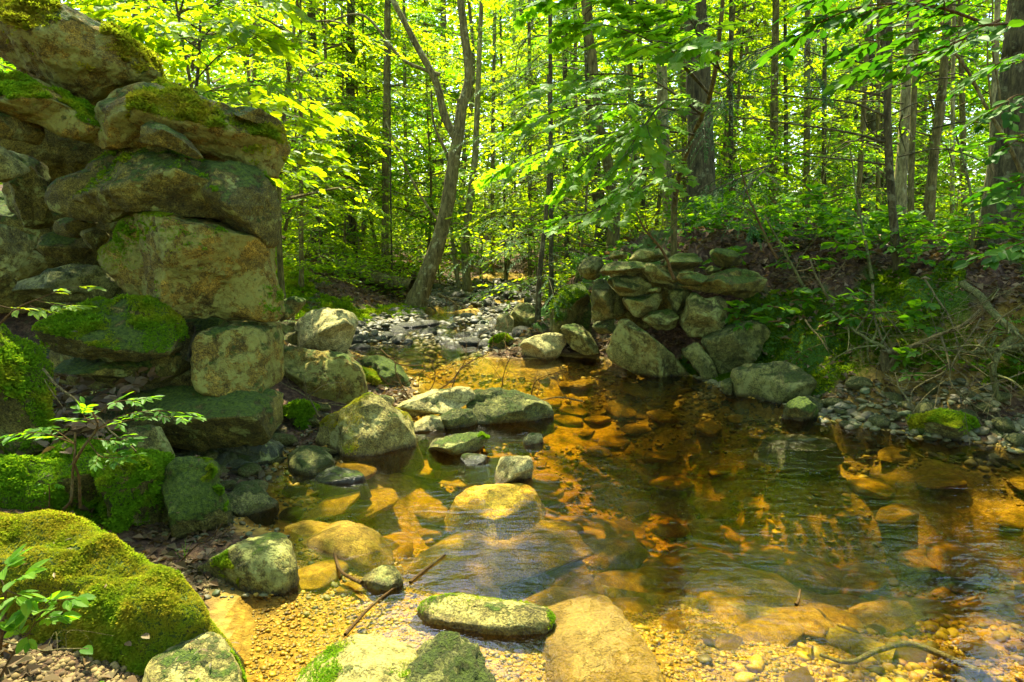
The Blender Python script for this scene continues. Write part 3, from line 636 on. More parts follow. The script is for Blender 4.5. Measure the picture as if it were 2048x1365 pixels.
B("dark triangular boulder with a mossy flank beyond the bare twigs", 'mossy', [(712,722),(745,711),(790,733),(826,765),(828,787),(780,777),(740,752)], T=.3, sink=.12)
B("yellow-mossed slab in front of the dark triangular boulder", 'mossy', [(712,728),(750,750),(782,772),(770,788),(728,775)], Y=5.45, T=.2, sink=.1, moss=2500, mthr=-.5, mzmin=-.2, mmat='moss_o')
B("half-buried mossy stone left of the pyramid boulder", 'mossy', [(555,822),(600,805),(632,815),(626,846),(580,857)], Y=4.5, T=.2, sink=.1, moss=1500)
B("dark broken rubble below the pale perched boulder", 'brown', [(540,640),(600,640),(620,700),(560,715),(535,690)], Y=5.7, T=.3)
B("grey stone at the bank foot between the two boulders", 'green', [(648,700),(690,690),(712,720),(690,735),(650,730)], Y=5.9, T=.2, sink=.1)
# ---- right hand stone wall
W2 = lambda *a, **k: rock("wall_stone", a[0], ST, a[1], a[2], **dict(dict(p=3.1), **k))
W2("tall triangular stone at the outer end of the far wall", 'green', [(1181,645),(1185,563),(1208,558),(1241,592),(1250,633),(1217,640)], Y=6.7, T=.3)
W2("flat blocky stone below the tall triangular stone", 'green', [(1182,652),(1229,636),(1227,662),(1196,668)], Y=6.7, T=.25)
W2("thin wide slab at the far wall's outer top", 'grey', [(1198,546),(1217,524),(1282,522),(1294,531),(1276,550),(1232,556)], Y=6.5, T=.32)
W2("upper capstone, grey and smooth, beside the maple stem", 'grey', [(1253,523),(1282,497),(1328,497),(1345,513),(1305,526)], Y=6.6, T=.3)
W2("small brown block left of the smooth capstone", 'brown', [(1215,518),(1230,500),(1256,505),(1252,522)], Y=6.65, T=.22)
W2("dark stone on the far wall's outer shoulder", 'green', [(1153,540),(1170,515),(1200,510),(1210,530),(1196,560),(1170,560)], Y=6.9, T=.25)
W2("long mossy stone in the second course of the far wall", 'green', [(1221,572),(1226,553),(1276,553),(1306,568),(1296,588),(1264,594),(1237,590)], Y=6.45, T=.28)
W2("rounded lichen-dotted stone in the middle of the far wall", 'grey', [(1284,540),(1293,527),(1323,528),(1353,545),(1356,561),(1334,569),(1298,564)], Y=6.4, T=.25)
W2("mossy dome stone of the far wall's top course", 'mossy', [(1321,529),(1349,509),(1393,506),(1401,524),(1378,540),(1343,544)], Y=6.45, T=.25)
W2("bright mossy capstone highest at the far wall's inner end", 'mossy', [(1420,510),(1431,496),(1460,497),(1488,522),(1475,531),(1449,536),(1425,525)], Y=6.4, T=.25)
W2("small wedge resting on the long ledge stone", 'brown', [(1353,560),(1358,544),(1381,542),(1417,554),(1393,568),(1364,570)], Y=6.2, T=.2)
W2("small round stone tucked above the long ledge stone", 'mossy', [(1410,540),(1420,532),(1438,536),(1436,548),(1416,550)], Y=6.4, T=.1)
W2("long heavy ledge stone overhanging the dark hollow", 'brown', [(1350,571),(1393,565),(1434,548),(1466,537),(1510,541),(1529,557),(1523,580),(1504,596),(1481,596),(1446,587),(1399,584)], Y=6.25, T=.38, p=3)
W2("wide wedge stone pointing down in the third course", 'grey', [(1243,595),(1282,595),(1317,586),(1327,598),(1306,625),(1285,634),(1262,631)], Y=6.45, T=.26)
W2("tiny flat chip between the wedge and the long mossy stone", 'grey', [(1295,584),(1305,574),(1323,575),(1318,587)], Y=6.3, T=.12)
W2("narrow dark stone left of the heart-shaped stone", 'green', [(1335,590),(1349,577),(1379,583),(1373,606),(1364,628),(1352,631),(1342,612)], Y=6.35, T=.22)
W2("striped grey stone below the pointing wedge stone", 'grey', [(1284,640),(1305,624),(1343,618),(1357,636),(1349,657),(1320,663),(1299,652)], Y=6.3, T=.25)
W2("large heart-shaped stone in the middle of the far wall", 'grey', [(1363,648),(1371,618),(1373,598),(1387,584),(1410,600),(1437,591),(1455,601),(1453,636),(1431,663),(1408,678),(1375,678)], Y=6.15, T=.3, p=3.4, top=.15)
W2("big tipped triangular slab under the heart-shaped stone", 'green', [(1401,680),(1437,665),(1481,645),(1518,641),(1545,665),(1500,715),(1460,742),(1443,742),(1422,716)], Y=5.95, T=.25, p=4, top=.1, sink=.05)
W2("narrow leaning stone at the left of the tipped triangular slab", 'green', [(1362,708),(1393,682),(1416,712),(1437,741),(1442,756),(1408,743)], Y=5.95, T=.2, sink=.1)
W2("broad striped slab slanting into the pool", 'grey', [(1213,699),(1237,641),(1258,638),(1288,659),(1323,690),(1364,718),(1402,750),(1381,757),(1317,746),(1246,726),(1217,711)], Y=6.15, T=.35, p=3.2, top=.3, sink=.1)
W2("small brown stone lodged in the hollow beyond the heart-shaped stone", 'brown', [(1518,640),(1525,622),(1545,622),(1555,640),(1545,652),(1525,650)], Y=6.5, T=.1)
W2("low pale slab leaning left of the striped slab", 'grey', [(1118,654),(1159,646),(1202,691),(1173,696),(1138,685)], Y=6.9, T=.25, sink=.06)
W2("shadowed backing stone inside the far wall", 'brown', [(1210,540),(1480,520),(1520,600),(1460,690),(1330,690),(1220,640)], Y=6.95, T=.42)
B("grainy green boulder rounded at the waterline below the tipped slab", 'green', [(1470,752),(1510,732),(1569,720),(1605,738),(1620,757),(1598,780),(1569,792),(1510,784),(1472,774)], Y=5.35, T=.35, sink=.12, p=2.6)
B("low dark stone touching the grainy green boulder", 'green', [(1438,767),(1469,753),(1476,777),(1452,780)], Y=5.45, T=.12, sink=.06)
B("tilted mossy stone with a pink-lit face at the pebble shore", 'mossy', [(1562,834),(1575,806),(1604,787),(1643,826),(1610,845),(1580,845)], T=.16, sink=.08)
B("dark moss-capped dome stone at the right shore", 'mossy', [(1822,864),(1838,841),(1873,827),(1917,827),(1947,844),(1969,874),(1946,886),(1887,886),(1843,877)], T=.24, sink=.1, moss=4000, mthr=-.3, mzmin=.1)
B("mossy mound stone above the dark dome stone", 'mossy', [(1832,815),(1850,790),(1890,783),(1920,800),(1925,828),(1840,832)], Y=4.8, T=.25, sink=.1, moss=4000, mthr=-.6, mzmin=.0)
B("dark mossy boulder atop the bank below the leaf litter rise", 'mossy', [(1680,475),(1690,448),(1715,440),(1738,455),(1740,480),(1700,486)], Y=8.6, T=.3, sink=.15)
slab("moss-topped boulder submerged to its shoulders near the middle of the pool", 'wet', [(1520,880),(1580,868),(1650,874),(1680,892),(1640,905),(1560,902)], .04, -.03, .1)
# ---- stones about the upper beach
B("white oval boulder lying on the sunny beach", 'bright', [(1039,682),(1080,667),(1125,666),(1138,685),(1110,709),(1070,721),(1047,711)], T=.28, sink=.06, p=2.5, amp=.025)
B("small moss-capped stone on the sunny beach", 'mossy', [(975,695),(985,674),(1010,668),(1030,680),(1032,698),(1000,704)], T=.13, sink=.05, moss=2500, mthr=-.6, mzmin=.0, msize=.011)
B("upright grey boulder under the overhanging twigs by the upper stream", 'grey', [(1020,632),(1033,610),(1060,604),(1086,635),(1076,662),(1040,664)], Y=8.7, T=.28, sink=.1)
B("tan cubic stone beside the upright grey boulder", 'bright', [(992,652),(996,630),(1015,626),(1028,640),(1027,667),(998,668)], Y=8.4, T=.14, p=4.5, sink=.05)
B("mossy stone beneath the hemlock twigs behind the white oval boulder", 'mossy', [(1078,662),(1090,632),(1110,625),(1122,660),(1095,672)], Y=8.0, T=.2, sink=.1)
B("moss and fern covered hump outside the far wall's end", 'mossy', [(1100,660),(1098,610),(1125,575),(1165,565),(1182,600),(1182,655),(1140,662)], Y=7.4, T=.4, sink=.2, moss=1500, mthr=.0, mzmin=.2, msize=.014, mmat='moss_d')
B("dark stone in midstream above the beach", 'wet', [(952,648),(965,640),(995,644),(1000,658),(965,664)], Y=8.9, T=.15, sink=.04)
# ------------------------------------------------------------------ gravel and cobbles
def ico(sub):
    t = (1 + 5**.5) / 2
    V = [(-1,t,0),(1,t,0),(-1,-t,0),(1,-t,0),(0,-1,t),(0,1,t),(0,-1,-t),(0,1,-t),(t,0,-1),(t,0,1),(-t,0,-1),(-t,0,1)]
    Fa = [(0,11,5),(0,5,1),(0,1,7),(0,7,10),(0,10,11),(1,5,9),(5,11,4),(11,10,2),(10,7,6),(7,1,8),(3,9,4),(3,4,2),(3,2,6),(3,6,8),(3,8,9),(4,9,5),(2,4,11),(6,2,10),(8,6,7),(9,8,1)]
    V = [list(nrm(np.array(v))) for v in V]
    for _ in range(sub):
        c = {}; nf = []
        def mid(a, b):
            k = (min(a, b), max(a, b))
            if k not in c: c[k] = len(V); V.append(list(nrm(np.array(V[a]) + np.array(V[b]))))
            return c[k]
        for a, b, d in Fa:
            x, y, z = mid(a, b), mid(b, d), mid(d, a); nf += [(a, x, z), (b, y, x), (d, z, y), (x, y, z)]
        Fa = nf
    return np.array(V), np.array(Fa)
I0 = ico(0)
I1, I2, I3 = ico(1), ico(2), ico(3)
def pebble_mat(name, cols, wet=.5):
    cols = [(c[0], c[1], c[2] * .6) for c in cols]
    a = N(name); geo = a.n("ShaderNodeNewGeometry"); co = a.coord()
    c = a.ramp(geo.outputs['Random Per Island'], [(i / (len(cols)-1), q) for i, q in enumerate(cols)])
    n = a.noise(co, 60, 5, .7)
    c = a.mix(.6, c, a.ramp(n, [(.3, .5), (.65, 1.35)]), 'MULTIPLY')
    return a.done(a.principled(c, wet, .4, a.bump(n, .4, .006)))
M['peb_gold'] = pebble_mat("golden_stream_gravel", [(.05,.045,.010),(.21,.12,.004),(.32,.20,.008),(.36,.26,.02),(.09,.075,.014),(.28,.15,.004),(.15,.11,.012),(.42,.32,.045),(.26,.17,.008)])
M['peb_dark'] = pebble_mat("grey_gravel_bar", [(.02,.024,.012),(.06,.055,.028),(.10,.09,.05),(.035,.04,.02),(.17,.14,.08),(.03,.034,.016)], .6)
M['peb_olive'] = pebble_mat("mossy_shore_gravel", [(.03,.035,.015),(.10,.10,.04),(.07,.055,.02),(.16,.15,.07),(.05,.07,.02)], .6)  # olive and brown pebble tones
def gravel(name, n, area, size, mat, label, ok=None, seed=1, lift=.25, kind='stuff', base=I1):
    r = np.random.default_rng(seed); x0, x1, y0, y1 = area
    xy = r.random((n * 3, 2)) * [x1 - x0, y1 - y0] + [x0, y0]
    if ok is not None: xy = xy[ok(xy[:, 0], xy[:, 1])]
    xy = xy[:n]; n = len(xy); z = terrain(xy[:, 0], xy[:, 1])
    s = size[0] * (size[1] / size[0]) ** (r.random(n) ** 1.8)
    bv, bf = base
    sc = s[:, None] * np.stack([r.uniform(.8, 1.3, n), r.uniform(.7, 1.1, n), r.uniform(.4, .7, n)], -1)
    ya = r.uniform(0, 6.28, n); ca, sa = np.cos(ya), np.sin(ya)
    nz = 1 + .22 * vnoise(bv[None] * 1.4 + r.uniform(0, 40, (n, 1, 3)))[..., None]
    q = bv[None] * nz * sc[:, None]
    tl = r.normal(0, .2, (n, 2))
    X = q[..., 0] * ca[:, None] - q[..., 1] * sa[:, None]; Y = q[..., 0] * sa[:, None] + q[..., 1] * ca[:, None]
    Z = q[..., 2] + tl[:, :1] * X + tl[:, 1:] * Y
    V = np.stack([X + xy[:, :1], Y + xy[:, 1:], Z + (z + lift * s * .5)[:, None]], -1)
    g = Geo(); g.add(V.reshape(-1, 3), (bf[None] + (np.arange(n) * len(bv))[:, None, None]).reshape(-1, 3))
    return tag(g.build(name, M[mat]), label, None, None, kind)
inw = lambda x, y: sdf(x, y, WPOLY) < .03
rs = np.random.default_rng(5)
def shallow(x, y):
    m = np.maximum(gs(x, y, .95, 2.05, 1.2, .8), .45 * gs(x, y, .1, 2.6, 2.0, 1.6))
    return (sdf(x, y, WPOLY) < .03) & (m * (1 + .5 * fbm(np.stack([x*3, y*3, 0*x], -1), 3)) > .30)
gravel("streambed_gravel", 52000, (-1.2, 2.8, 1.5, 3.5), (.0028, .014), 'peb_gold', "sunlit golden gravel covering the shallow near bed", shallow, 11, .0, base=I0)
def deepok(x, y): return (sdf(x, y, WPOLY) < .03) & ((x > .4) | (y > 3.4)) & (fbm(np.stack([x * 1.6, y * 1.6, 0 * x], -1), 3) > -.12)
gravel("streambed_gravel", 10000, (-1.6, 4.2, 1.5, 7.6), (.007, .032), 'peb_gold', "amber gravel and small stones over the pool bottom", deepok, 12, .5)
def barok(x, y):
    d = sdf(x, y, WPOLY); return (d < .35) & (d > -1.6) & (fbm(np.stack([x*1.2, y*1.2, 0*x+2], -1), 3) > -.28)
gravel("gravel_bar", 11000, (-2.6, 1.2, 7.3, 15.5), (.02, .07), 'peb_dark', "grey gravel bar along the upper stream", barok, 13, .55)
def shore(x, y):
    d = sdf(x, y, WPOLY); return (d > -.15) & (d < .1 + .55 * gs(x, y, 2.9, 4.7, .8, .6)) & (x > 1.6) & (y < 6)
gravel("shore_gravel", 2600, (1.6, 5.2, 2.6, 6.0), (.012, .045), 'peb_olive', "mossy pebbles along the shaded right shore", shore, 14, .6, base=I2)
def shl(x, y):
    d = sdf(x, y, WPOLY); return (d > -.3) & (d < .35) & (x < -.3)
gravel("shore_gravel", 1500, (-2.2, -.3, 2.3, 5.6), (.004, .02), 'peb_olive', "pebbles between the rocks on the left shore", shl, 15, .6)

def cobble_mesh(seed, mat, flat=.6, amp=.12, base=I3, ang=0):
    r = np.random.default_rng(seed); v, f = base; o = r.uniform(0, 50, 3)
    v = v * (1 + amp * 2 * fbm(v * 1.0 + o, 3) + amp * .35 * fbm(v * 4 + o, 3))[:, None]
    for _ in range(ang):
        n = nrm(r.normal(0, 1, 3) * [1, 1, .7]); lim = r.uniform(.55, .8); dd = v @ n; v = v - np.clip(dd - lim, 0, 9)[:, None] * n * .9
    v = v * [1.15, .85, flat]
    g = Geo(); g.add(v, f); o = g.build("cobble", M[mat]); return o
def spread(name, label, cat, group, protos, xy, sizes, z=None, sinkf=.2, r=None):
    out = []
    for k, (x, y) in enumerate(xy):
        p = protos[k % len(protos)]; o = p if not p.get('used') else p.copy()
        if p.get('used'): COL.objects.link(o)
        p['used'] = 1
        s = sizes[k]; o.name = name; o.location = (x, y, (z[k] if z is not None else tz(x, y)) + s * sinkf)
        o.rotation_euler = (r.normal(0, .12), r.normal(0, .12), r.uniform(0, 6.28)); o.scale = (s, s * r.uniform(.8, 1.1), s * r.uniform(.8, 1.1))
        tag(o, label, cat, group); out.append(o)
    for p in protos:
        if 'used' in p: del p['used']
    for o in out:
        if 'used' in o: del o['used']
    return out
# cobbles of the gravel bar
r = np.random.default_rng(21)
def pick(n, area, ok, mind, seed):
    r = np.random.default_rng(seed); out = []
    for _ in range(n * 60):
        x = r.uniform(area[0], area[1]); y = area[2] + (area[3] - area[2]) * r.random() ** 1.4
        if ok(np.array([x]), np.array([y]))[0] and all((x-a)**2 + (y-b)**2 > mind**2 for a, b in out):
            out.append((x, y))
            if len(out) >= n: break
    return out
xy = pick(120, (-2.4, .9, 7.4, 14.5), barok, .16, 3)
spread("cobble", "rounded dark river cobble lying on the gravel bar upstream", "cobble", "cobbles on the upstream gravel bar", [cobble_mesh(k, 'cobble', .6, .12, I2) for k in range(5)], xy, r.uniform(.06, .15, len(xy)), None, .25, r)
# sunken stones on the bed
def near_ok(x, y): return (sdf(x, y, WPOLY) < -.12) & ~((gs(x, y, 1.1, 1.95, .9, .5) > .5))
xy = pick(170, (-1.0, 3.9, 2.4, 7.0), near_ok, .19, 4)
spread("sunken_stone", "orange-brown stone lying under the clear amber water", "stone", "stones under the water of the pool", [cobble_mesh(30 + k, 'gold', .24, .16, I3, 5) for k in range(8)], xy, .07 + .15 * r.random(len(xy)) ** 1.6, None, .08, r)
xy = pick(26, (.3, 2.3, 1.8, 2.9), lambda x, y: sdf(x, y, WPOLY) < -.1, .17, 9)
spread("sunken_stone", "small tan stone lying among the golden gravel", "stone", "small stones on the golden gravel", [cobble_mesh(50 + k, 'sand', .5, .16, I2, 4) for k in range(4)], xy, r.uniform(.025, .06, len(xy)), None, .3, r)
xy = pick(34, (2.0, 4.6, 3.6, 5.6), shore, .12, 6)
spread("cobble", "green-grey cobble on the shaded right-hand shore", "cobble", "cobbles on the right shore", [cobble_mesh(60 + k, 'green', .6, .14, I2, 3) for k in range(4)], xy, r.uniform(.035, .09, len(xy)), None, .3, r)
xy = pick(26, (-1.9, -.7, 3.2, 5.6), lambda x, y: (sdf(x, y, WPOLY) > -.2) & (sdf(x, y, WPOLY) < .5), .12, 8)
spread("cobble", "mottled cobble lodged between the boulders on the left shore", "cobble", "cobbles on the left shore", [cobble_mesh(70 + k, 'grey', .6, .14, I2, 4) for k in range(4)], xy, r.uniform(.035, .1, len(xy)), None, .3, r)
for k, (u, v, s, fl, lab) in enumerate([(1930, 1005, .2, .3, "large flat orange oval stone sunk near the right edge of the pool"), (1340, 1055, .16, .4, "golden oval stone under water in front of the pool's dark middle"),
        (1240, 1090, .15, .4, "sunken angular amber stone above the long sunken log"), (1520, 1120, .27, .4, "broad brown stone sunk beyond the long sunken log"), (1110, 975, .16, .4, "brown sunken stone to the right of the round sunlit stone"),
        (1000, 1090, .34, .3, "wide sand-coloured slab sunk in front of the golden slab"), (1230, 1000, .2, .4, "golden slab sunk in the middle of the pool"), (1400, 1000, .24, .4, "long dark amber slab sunk in the middle of the pool"),
        (1640, 985, .2, .35, "flat yellow stone sunk right of the pool's middle"), (1460, 1275, .05, .5, "small squared tan stone on the sunlit gravel"), (880, 1140, .2, .3, "sandy slab sunk beside the bent stick"), (690, 1130, .2, .35, "sunken ochre slab under the tree reflections"),
        (1180, 945, .2, .4, "amber slab sunk behind the round sunlit stone"), (860, 970, .13, .4, "orange sunken stone left of the golden slab"), (930, 960, .12, .35, "thin orange sunken stone touching the golden slab")]):
    x, y = G(u, v, -.12)[:2]
    o = cobble_mesh(90 + k, 'gold', fl, .14, I3, 6); o.name = "sunken_stone"; o.location = (x, y, tz(x, y) + s * fl * .35); o.scale = (s * 1.15, s, s); o.rotation_euler = (0, .05, r.uniform(-.6, .6))
    tag(o, lab, "stone")
# sunken log
def P3(u, v, z=0): return G(u, v, z)
g = Geo(); lp = spline([P3(1150, 1118, -.17), P3(1330, 1160, -.16), P3(1550, 1215, -.16), P3(1790, 1290, -.15)], 26)
lp[:, 2] = terrain(lp[:, 0], lp[:, 1]) - .012; lp[:, 2] = np.convolve(np.pad(lp[:, 2], 4, 'edge'), np.ones(9) / 9, 'valid'); tube(g, lp, np.linspace(.045, .065, 26), 16, 0, .25)
M['log'] = bark_mat("waterlogged_golden_wood", [(.15,.12,.02),(.30,.24,.06)], 1, 0)
tag(g.build("sunken_log", M['log']), "long golden log lying under the water at the edge of the gravel", "log")
g = Geo(); tube(g, spline([P3(1640, 1310, -.06), P3(1700, 1325, -.04), P3(1760, 1300, -.04), P3(1830, 1290, -.04), P3(1960, 1345, -.05)], 30), np.linspace(.006, .013, 30), 7, 0, .2)
tag(g.build("sunken_branch", M['twig']), "thin crooked branch lying on the golden gravel near the corner", "branch")
g = Geo(); tube(g, spline([P3(668, 1105, .0), P3(680, 1140, .02), P3(700, 1155, .02), P3(724, 1166, .03)], 16), np.linspace(.005, .009, 16), 7)
tag(g.build("bent_stick", M['stem']), "bent brown stick leaning from the water onto the speckled stone", "stick")
for pts, lab in [(([890, 1110], [850, 1140], [820, 1165]), "short straight brown stick awash beyond the long speckled boulder"), (([790, 1175], [740, 1215], [690, 1270]), "long brown stick under water left of the long speckled boulder"),
                 (([1600, 1180], [1597, 1200], [1592, 1210]), "tiny dark stick on the gravel beside the sunken log"), (([1085, 800], [1120, 795], [1165, 803]), "pale stick afloat beside the whale-backed rock")]:
    g = Geo(); tube(g, spline([P3(a, b, .005) for a, b in pts], 10), np.linspace(.004, .007, 10), 6); tag(g.build("stick", M['stem'] if 'pale' not in lab else M['twig']), lab, "stick")

# ------------------------------------------------------------------ leaf litter and bank moss (uncountable)
def scatter(n, area, ok, seed):
    r = np.random.default_rng(seed); x = r.uniform(area[0], area[1], n * 3); y = r.uniform(area[2], area[3], n * 3)
    k = ok(x, y, r); x, y = x[k][:n], y[k][:n]; return np.stack([x, y, terrain(x, y)], -1), r
def litter_obj(n, area, ok, seed, size, label, mat='litter', lift=.008):
    p, r = scatter(n, area, ok, seed); n = len(p); p[:, 2] += r.uniform(0, 2.2, n) * lift
    a = r.uniform(0, 6.28, n); ax = np.stack([np.cos(a), np.sin(a), r.normal(0, .3, n)], -1); up = nrm(np.array([0, 0, 1.]) + r.normal(0, .4, (n, 3)))
    g = Geo(); put(g, (T_Q[0] * [1, 1.1, 3.0], T_Q[1]), p, ax, up, size * r.uniform(.5, 1.2, n)); 
    return tag(g.build("leaf_litter", M[mat], smooth=False), label, None, None, 'stuff')
dry = lambda x, y: sdf(x, y, WPOLY) > .08
litter_obj(26000, (-3.5, 7.5, 5.0, 14), lambda x, y, r: dry(x, y) & (moss_mask(x, y) < r.random(len(x)) * 1.3), 31, .085, "brown fallen leaves over the banks behind the walls")
litter_obj(5000, (-3.4, -.4, 1.5, 4.6), lambda x, y, r: dry(x, y) & (r.random(len(x)) < .6), 32, .055, "brown fallen leaves over the left foreground bank")
litter_obj(15000, (1.2, 6.5, 3.2, 7.5), lambda x, y, r: (sdf(x, y, WPOLY) > .3) & ((moss_mask(x, y) < .7) | (r.random(len(x)) < .3)), 33, .06, "brown fallen leaves on the shaded right bank")
litter_obj(16000, (-14, 16, 12, 30), lambda x, y, r: dry(x, y), 34, .16, "fallen leaves on the forest floor")
# dry leaves caught in the left hollow
def soil_crumbs():
    p, r = scatter(15000, (-2.2, -.4, 1.5, 2.6), lambda x, y, r: dry(x, y), 35)
    n = len(p); g = Geo(); s = .002 + .010 * r.random(n) ** 3; bv, bf = ico(0)
    V = p[:, None] + bv[None] * s[:, None, None] * (1 + .4 * r.random((n, 12, 1)))
    g.add(V.reshape(-1, 3), (bf[None] + (np.arange(n) * 12)[:, None, None]).reshape(-1, 3))
    return g
M['soil'] = pebble_mat("dry_soil_crumbs", [(.05,.03,.012),(.13,.085,.04),(.22,.16,.08),(.08,.055,.02)], .9)
tag(soil_crumbs().build("soil_crumbs", M['soil']), "crumbly sunlit soil in the near left corner", None, None, 'stuff')
def bank_moss(n, area, seed, size, label, thr=.35, mat='moss_g'):
    p, r = scatter(n, area, lambda x, y, r: (sdf(x, y, WPOLY) > .04) & (moss_mask(x, y) > thr + .5 * r.random(len(x))), seed); n = len(p)
    g = Geo(); yaw = r.uniform(0, 6.28, n); s = size * r.uniform(.6, 1.4, n) * (.6 + .8 * sstep(fbm(p * 6, 2), -.3, .5))
    for j in range(5):
        a = yaw + j * 1.257; ax = np.stack([np.cos(a), np.sin(a), r.uniform(.5, 1.6, n)], -1)
        put(g, (np.array([(0,0,0),(.6,.2,0),(1.2,0,0),(.6,-.2,0)]), np.array([(0,1,2,3)])), p, ax, np.tile([0, 0, 1.], (n, 1)) + r.normal(0, .2, (n, 3)), s)
    return tag(g.build("bank_moss", M[mat], smooth=False), label, None, None, 'stuff')
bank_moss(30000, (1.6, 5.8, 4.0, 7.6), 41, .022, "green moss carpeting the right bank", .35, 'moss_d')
bank_moss(26000, (-4, -.4, 7.4, 11.5), 42, .035, "sunlit moss on the far left bank", .3, 'moss_g')
bank_moss(14000, (-3.4, -.8, 2.4, 4.4), 43, .018, "moss on the near left bank", .2)

# ------------------------------------------------------------------ crowns and trees
def crown(seed, z0, z1, rad, nl, ns, nleaf, size, mats, tpl=T_Q, twig=.45, droop=.2, low=.6, limb=True, asc=.25, tilt=.35, r0=.03, bias=None):
    """limbs from the stem's axis carrying flat leafy twigs; (0,0,0) is the foot of the tree"""
    r = np.random.default_rng(seed); g = Geo(); A = []; D = []
    for k in range(nl):
        f = (k + r.random()) / nl; z = z0 + (z1 - z0) * f; az = k * 2.4 + r.normal(0, .4)
        if bias is not None: az = bias + r.normal(0, .8)
        L = rad * (low + (1 - low) * math.sin(math.pi * min(1, f * .9 + .15))) * r.uniform(.7, 1.15) * (1 - .45 * f)
        d = np.array([math.cos(az), math.sin(az), asc + r.normal(0, .12)])
        p0 = np.array([0, 0, z]); mid = p0 + d * L * .5 + r.normal(0, .07, 3) * L; end = p0 + d * L + np.array([r.normal(0, .1) * L, r.normal(0, .1) * L, -droop * L])
        path = spline([p0, mid, end], 7)
        if limb: tube(g, path, np.linspace(r0, .006, 7) * (1 - .5 * f), 4, 1)
        t = r.random(ns) ** .7 * .85 + .15; ip = t * 6; i0 = np.minimum(ip.astype(int), 5)
        base = path[i0] + (path[i0 + 1] - path[i0]) * (ip - i0)[:, None]
        ta = az + r.normal(0, .9, ns); dd = np.stack([np.cos(ta), np.sin(ta), r.normal(-.05, .25, ns)], -1)
        A.append(base + r.normal(0, .10, (ns, 3)) * L * .5 * t[:, None] * [1, 1, .6]); D.append(dd)
    A = np.concatenate(A); D = np.concatenate(D)
    p, ax, up, sc = sprays(r, A, D, twig * r.uniform(.6, 1.2, len(A)), nleaf, size, tilt, 50, droop)
    put(g, tpl, p, ax, up, sc, 0)
    o = g.build("crown", mats, smooth=False); return o
def hide_proto(o):
    COL.objects.unlink(o); return o
PRO = {}
def proto(k, *a, **kw): PRO[k] = hide_proto(crown(*a, **kw))
LM, LY, LD = [M['leaf_m'], M['bark']], [M['leaf_y'], M['bark']], [M['leaf_d'], M['bark']]
proto('tallA', 1, 2.2, 7.8, 2.2, 27, 15, 11, .11, LY, r0=.018)
proto('tallB', 2, 1.8, 7.2, 2.0, 26, 15, 11, .10, LM, r0=.018)
proto('tallC', 3, 4.6, 9.0, 2.2, 14, 12, 10, .12, LY, r0=.02)
proto('midA', 4, .9, 6.5, 1.9, 34, 15, 11, .085, LY)
proto('midB', 5, .7, 5.0, 1.6, 32, 14, 11, .08, LM)
proto('sapA', 6, .25, 2.6, 1.0, 18, 9, 10, .075, LY, r0=.012)
proto('sapB', 7, .2, 1.8, .8, 16, 8, 10, .07, LM, r0=.01)
proto('hem', 8, 1.2, 7.0, 1.8, 32, 18, 24, .055, [M['needle'], M['bark_dark']], tpl=T_NEED, twig=.42, droop=.35, asc=.05, low=.8, tilt=.15, r0=.014)
proto('thin', 9, 4.6, 8.0, 1.6, 9, 9, 10, .11, LY, r0=.014)
proto('bare', 10, 1.0, 7.0, 1.3, 34, 2, 6, .07, [M['leaf_m'], M['bark_dark']], asc=.0, r0=.012)
def add_crown(parent, key, rot, sc=1.0, loc=(0, 0, 0), first=[0]):
    o = PRO[key].copy(); COL.objects.link(o); o.name = "crown"; o.parent = parent; o.rotation_euler = (0, 0, rot)
    o.scale = (sc, sc, sc) if not hasattr(sc, '__len__') else sc; o.location = loc; return o
def tree_px(name, label, px, w0, w1, Y, mat, crowns=(), top=9.0, group=None, cat="tree", forks=(), dY=0.0, foot=True, rough=.12, ns=10):
    """px: pixel polyline of the stem bottom to top at depth Y; widths in pixels; forks: list of (polyline, w0, w1)"""
    pts = [P(u, v, Y + dY * k / max(1, len(px)-1)) for k, (u, v) in enumerate(px)]
    base = pts[0].copy(); zt = tz(base[0], base[1])
    if base[2] > zt: base[2] = zt; pts[0] = pts[0] if pts[0][2] - zt < .05 else pts[0]; pts = [base - [0, 0, .1]] + pts
    r0, r1 = w0 * Y / F / 2, w1 * Y / F / 2
    d = nrm(pts[-1] - pts[-2])
    k = 0
    if top and pts[-1][2] < top:
        e = pts[-1] + d * (top - pts[-1][2]) / max(d[2], .3); pts.append(e)
    n = 34; path = spline(pts, n); zz = path[:, 2]; z_px = P(px[-1][0], px[-1][1], Y)[2]
    rad = r0 + (r1 - r0) * np.clip((zz - path[0, 2]) / max(z_px - path[0, 2], .1), 0, 1)
    rad = np.where(zz > z_px, r1 * np.clip(1 - (zz - z_px) / max(top - z_px + .1, .3) * .75, .2, 1) if top else r1, rad)
    if foot: rad = rad * (1 + .55 * np.exp(-(zz - path[0, 2]) / (.12 + 1.5 * r0)))
    root = empty(name, base, label, cat, group)
    g = Geo(); tube(g, path - base, rad, ns, 0, rough)
    t = g.build("trunk", M[mat], root)
    for (pl, a, b) in forks:
        g = Geo(); q = spline([P(u, v, Y + (x[0] if x else 0)) for u, v, *x in pl], 18) - base; tube(g, q, np.linspace(a, b, 18) * Y / F / 2, 8, 0, rough); g.build("limb", M[mat], root)
    for c in crowns:
        key, rot, sc, *rest = c; add_crown(root, key, rot, sc, rest[0] if rest else (path[-1][0] - base[0]) * np.array([.5, 0, 0]) + np.array([0, (path[-1][1] - base[1]) * .5, 0]))
    return root
